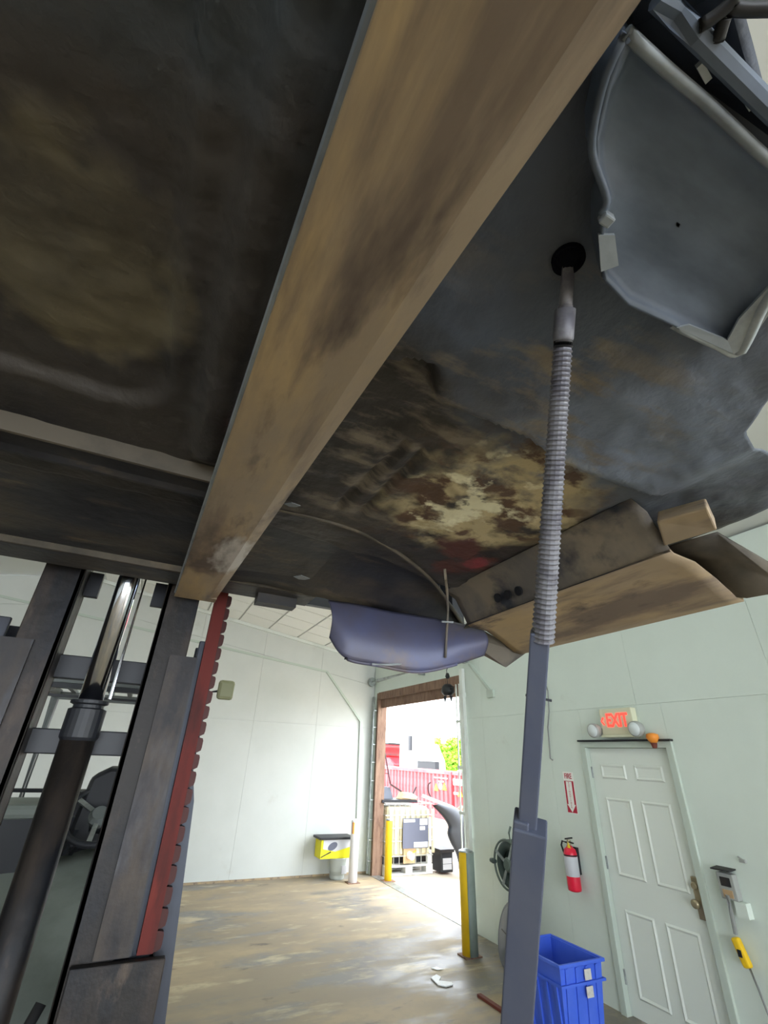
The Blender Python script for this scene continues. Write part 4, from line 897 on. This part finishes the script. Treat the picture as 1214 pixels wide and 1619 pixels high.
# red low container
t = thing('red_container', (10.3, 20, 0), 'long red corrugated container with hazard placards out in the yard', 'container')
cx0, cy0, cy1, czt = 10.3, 12.6, 27, 1.47
MB().box(cx0 + .06, cx0 + 2.5, cy0 + .05, cy1, .02, czt - .06).build('body', 'conred', t)
MB().box(cx0 - .02, cx0 + .1, cy0, cy1, czt - .1, czt).build('top_rail', 'conred', t); MB().box(cx0 - .02, cx0 + .1, cy0, cy1, 0.0, .12).build('bottom_rail', 'conred', t)
ys_ = uz(715, 1290, .05).y * 10.3 / uz(715, 1290, .05).x
MB().box(cx0 - .05, cx0 + .1, ys_ - .06, ys_ + .06, 0, czt).build('post', 'conred', t)
first = None; k = 0; y_ = cy0 + .1
while y_ < cy1 - .2:
    if abs(y_ + .07 - ys_) > .15:
        if first is None: first = MB().plate([(cx0 + .06, y_, .1), (cx0 + .01, y_ + .03, .1), (cx0 + .01, y_ + .12, .1), (cx0 + .06, y_ + .15, .1)], (0, 0, czt - .18)).build('corrugation', 'conred', t); yb = y_
        else: share('corrugation', first, t, (0, y_ - yb, 0))
    y_ += .28
def mark(a, b, c_, d, m, nm):
    p, q = ux(a, b, cx0 - .01), ux(c_, d, cx0 - .01); MB().box(cx0 - .012, cx0 + .008, q.y, p.y, q.z, p.z).build(nm, m, t)
mark(686, 1228, 707, 1232, 'signw', 'lettering_band'); mark(693, 1234, 701, 1237, 'signw', 'lettering_band')
mark(716, 1231, 733, 1243, 'signw', 'placard'); mark(723, 1224, 727, 1226, 'signw', 'placard'); mark(717, 1252, 724, 1257, 'signw', 'placard')
for a, b in ((689, 1245), (702, 1244), (727, 1254)):
    p = ux(a, b, cx0 - .01); MB().plate([(cx0 - .01, p.y + .14, p.z - .1), (cx0 - .01, p.y - .14, p.z - .1), (cx0 - .01, p.y, p.z + .12)], (.018, 0, 0)).build('hazard_triangle', 'hazy', t)
p = ux(696, 1243, cx0 - .01); MB().lathe(p, (1, 0, 0), [(.11, 0), (.11, .015)], 16).build('round_placard', 'signw', t)
# white box truck beyond it
t = thing('white_truck', (18, 30, 0), 'white truck parked behind the red container', 'truck')
def at(px_, py_, X): return ux(px_, py_, X)
X = 17.0
a = at(632, 1165, X); c_ = at(705, 1165, X + 2.4).y; b = Vector((0, c_ + 1.5, 0))
MB().box(X, X + 2.4, b.y, a.y, .9, 3.4).build('cargo_box', 'truckw', t, bevel=.05)
MB().plate([(X + .05, b.y, .7), (X + .05, c_, .7), (X + .05, c_ + .1, 1.7), (X + .05, c_ + .9, 2.7), (X + .05, b.y, 2.8)], (2.3, 0, 0)).build('cab', 'truckw', t, bevel=.05)
for px_, py_ in ((648, 1175), (700, 1163)):
    p = at(px_, py_, X - .3); MB().box(X - .35, X - .2, p.y - .18, p.y + .18, p.z - .45, p.z + .45).build('mirror', 'fldark' if px_ < 660 else 'lampb', t, bevel=.04)
    MB().tube([(X - .25, p.y, p.z), (X + .1, p.y, p.z)], .03, 6).build('mirror_arm', 'dark', t)
p, q = at(662, 1203, X), at(690, 1211, X); MB().box(X - .1, X + .2, q.y, p.y, .5, p.z).build('fuel_tank', 'fldark', t); MB().box(X - .15, X + .2, q.y, p.y + .3, p.z, p.z + .12).build('step', 'galv', t)
p = at(677, 1145, X); MB().box(X - .02, X, p.y - .3, p.y + .3, p.z - .05, p.z + .05).build('vent', 'lampb', t)
for yy in (b.y - .4, a.y - .9): MB().lathe((X + .3, yy, .5), (1, 0, 0), [(.25, -.15), (.5, -.15), (.5, .15), (.25, .15)], 20).build('tyre', 'rubber', t)
# red truck further left
t = thing('red_truck', (19, 40, 0), 'red truck with visor seen past the timber jamb', 'truck')
X = 20.5
p = at(603, 1200, X); q = at(631, 1200, X)
MB().plate([(X, p.y + 3, .6), (X, q.y + .9, .6), (X, q.y + .7, 1.3), (X, q.y + 1.8, 1.75), (X, p.y + .4, 1.9), (X, p.y + .1, 2.9), (X, p.y + 3, 3.0)], (2.2, 0, 0)).build('body', 'truckr', t, bevel=.06)
MB().box(X - .1, X + 2.2, q.y + 1.9, p.y - .1, 2.82, 2.95).build('visor', 'dark', t)
MB().box(X - .02, X + .3, p.y + .3, p.y + 1.4, 2.0, 2.6).build('side_window', 'lampb', t)
MB().plate([(X + .1, p.y + .35, 1.95), (X + .1, p.y - .5, 1.95), (X + .1, p.y + .15, 2.8), (X + .1, p.y + .35, 2.8)], (1.9, 0, 0)).build('windshield', 'leaf', t).data.materials[0] = M['glass']
MB().box(X - .25, X - .1, p.y - .5, p.y - .2, 1.9, 2.3).build('mirror', 'fldark', t)
for yy in (q.y + 1.5, p.y + 2.2): MB().lathe((X + .2, yy, .55), (1, 0, 0), [(.3, -.15), (.55, -.15), (.55, .15), (.3, .15)], 20).build('tyre', 'rubber', t)
MB().plate([(X - .05, q.y + 2.2, 1.0), (X - .05, q.y + .8, 1.0), (X - .05, q.y + .9, 1.35), (X - .05, q.y + 1.5, 1.55), (X - .05, q.y + 2.1, 1.35)], (.3, 0, 0)).build('fender', 'truckr', t, bevel=.04)
# green hedge trees on the right and a low white car
def tree(x, y, h, r, label):
    t = thing('broadleaf_tree', (x, y, 0), label, 'tree', 'trees beyond the yard')
    MB().tube([(x, y, -.1), (x + .1, y, h * .3), (x, y + .1, h * .65)], [.22, .17, .08], 8).build('trunk', 'bark', t)
    q = MB(); rnd = random.Random(int(x * 7 + y))
    for k in range(2600):
        a = Vector((rnd.gauss(0, 1), rnd.gauss(0, 1), rnd.gauss(0, 1))).normalized() * (rnd.random() ** .4)
        c_ = Vector((x + a.x * r, y + a.y * r, h * .58 + a.z * h * .42)); u, w, d = basis((rnd.gauss(0, 1), rnd.gauss(0, 1), rnd.gauss(0, 1))); s = .16 + .1 * rnd.random()
        q.add([c_ - u * s, c_ + w * s * .6, c_ + u * s, c_ - w * s * .6], [(0, 1, 2, 3)])
    f = q.build('foliage', 'leaf', t); f['kind'] = 'stuff'
for i, (x, y) in enumerate([(26.0, ux(726, 1190, 26).y), (29.5, ux(708, 1190, 29.5).y + 2), (30.5, ux(750, 1190, 30.5).y - 4), (35.5, ux(735, 1190, 35.5).y)]):
    tree(x, y, 3.6 + .25 * (i % 3), 2.1, ['bright green tree behind the white truck', 'bright green tree right of the white truck', 'bright green tree in the gap beside the guide bars',
        'farthest bright green tree past the doorway'][i])
t = thing('white_car', (13.5, 18.5, 0), 'low white car parked under the green trees', 'car')
X = 15.0; p, q = at(712, 1215, X), at(745, 1215, X)
prof = [(p.y, .35), (q.y - 1.5, .35), (q.y - 1.5, .8), (q.y - .6, .9), (q.y + .1, 1.35), (p.y - .6, 1.4), (p.y, .95)]
MB().plate([(X, a, b) for a, b in prof], (1.7, 0, 0)).build('body', 'truckw', t, bevel=.08)
MB().plate([(X - .01, a, b) for a, b in [(q.y - .4, .92), (q.y + .15, 1.28), (p.y - .7, 1.32), (p.y - .4, .95)]], (.02, 0, 0)).build('side_window', 'lampb', t)
for yy in (p.y - .5, q.y - .9): MB().lathe((X + .1, yy, .32), (1, 0, 0), [(.18, -.1), (.32, -.1), (.32, .1), (.18, .1)], 18).build('tyre', 'rubber', t)
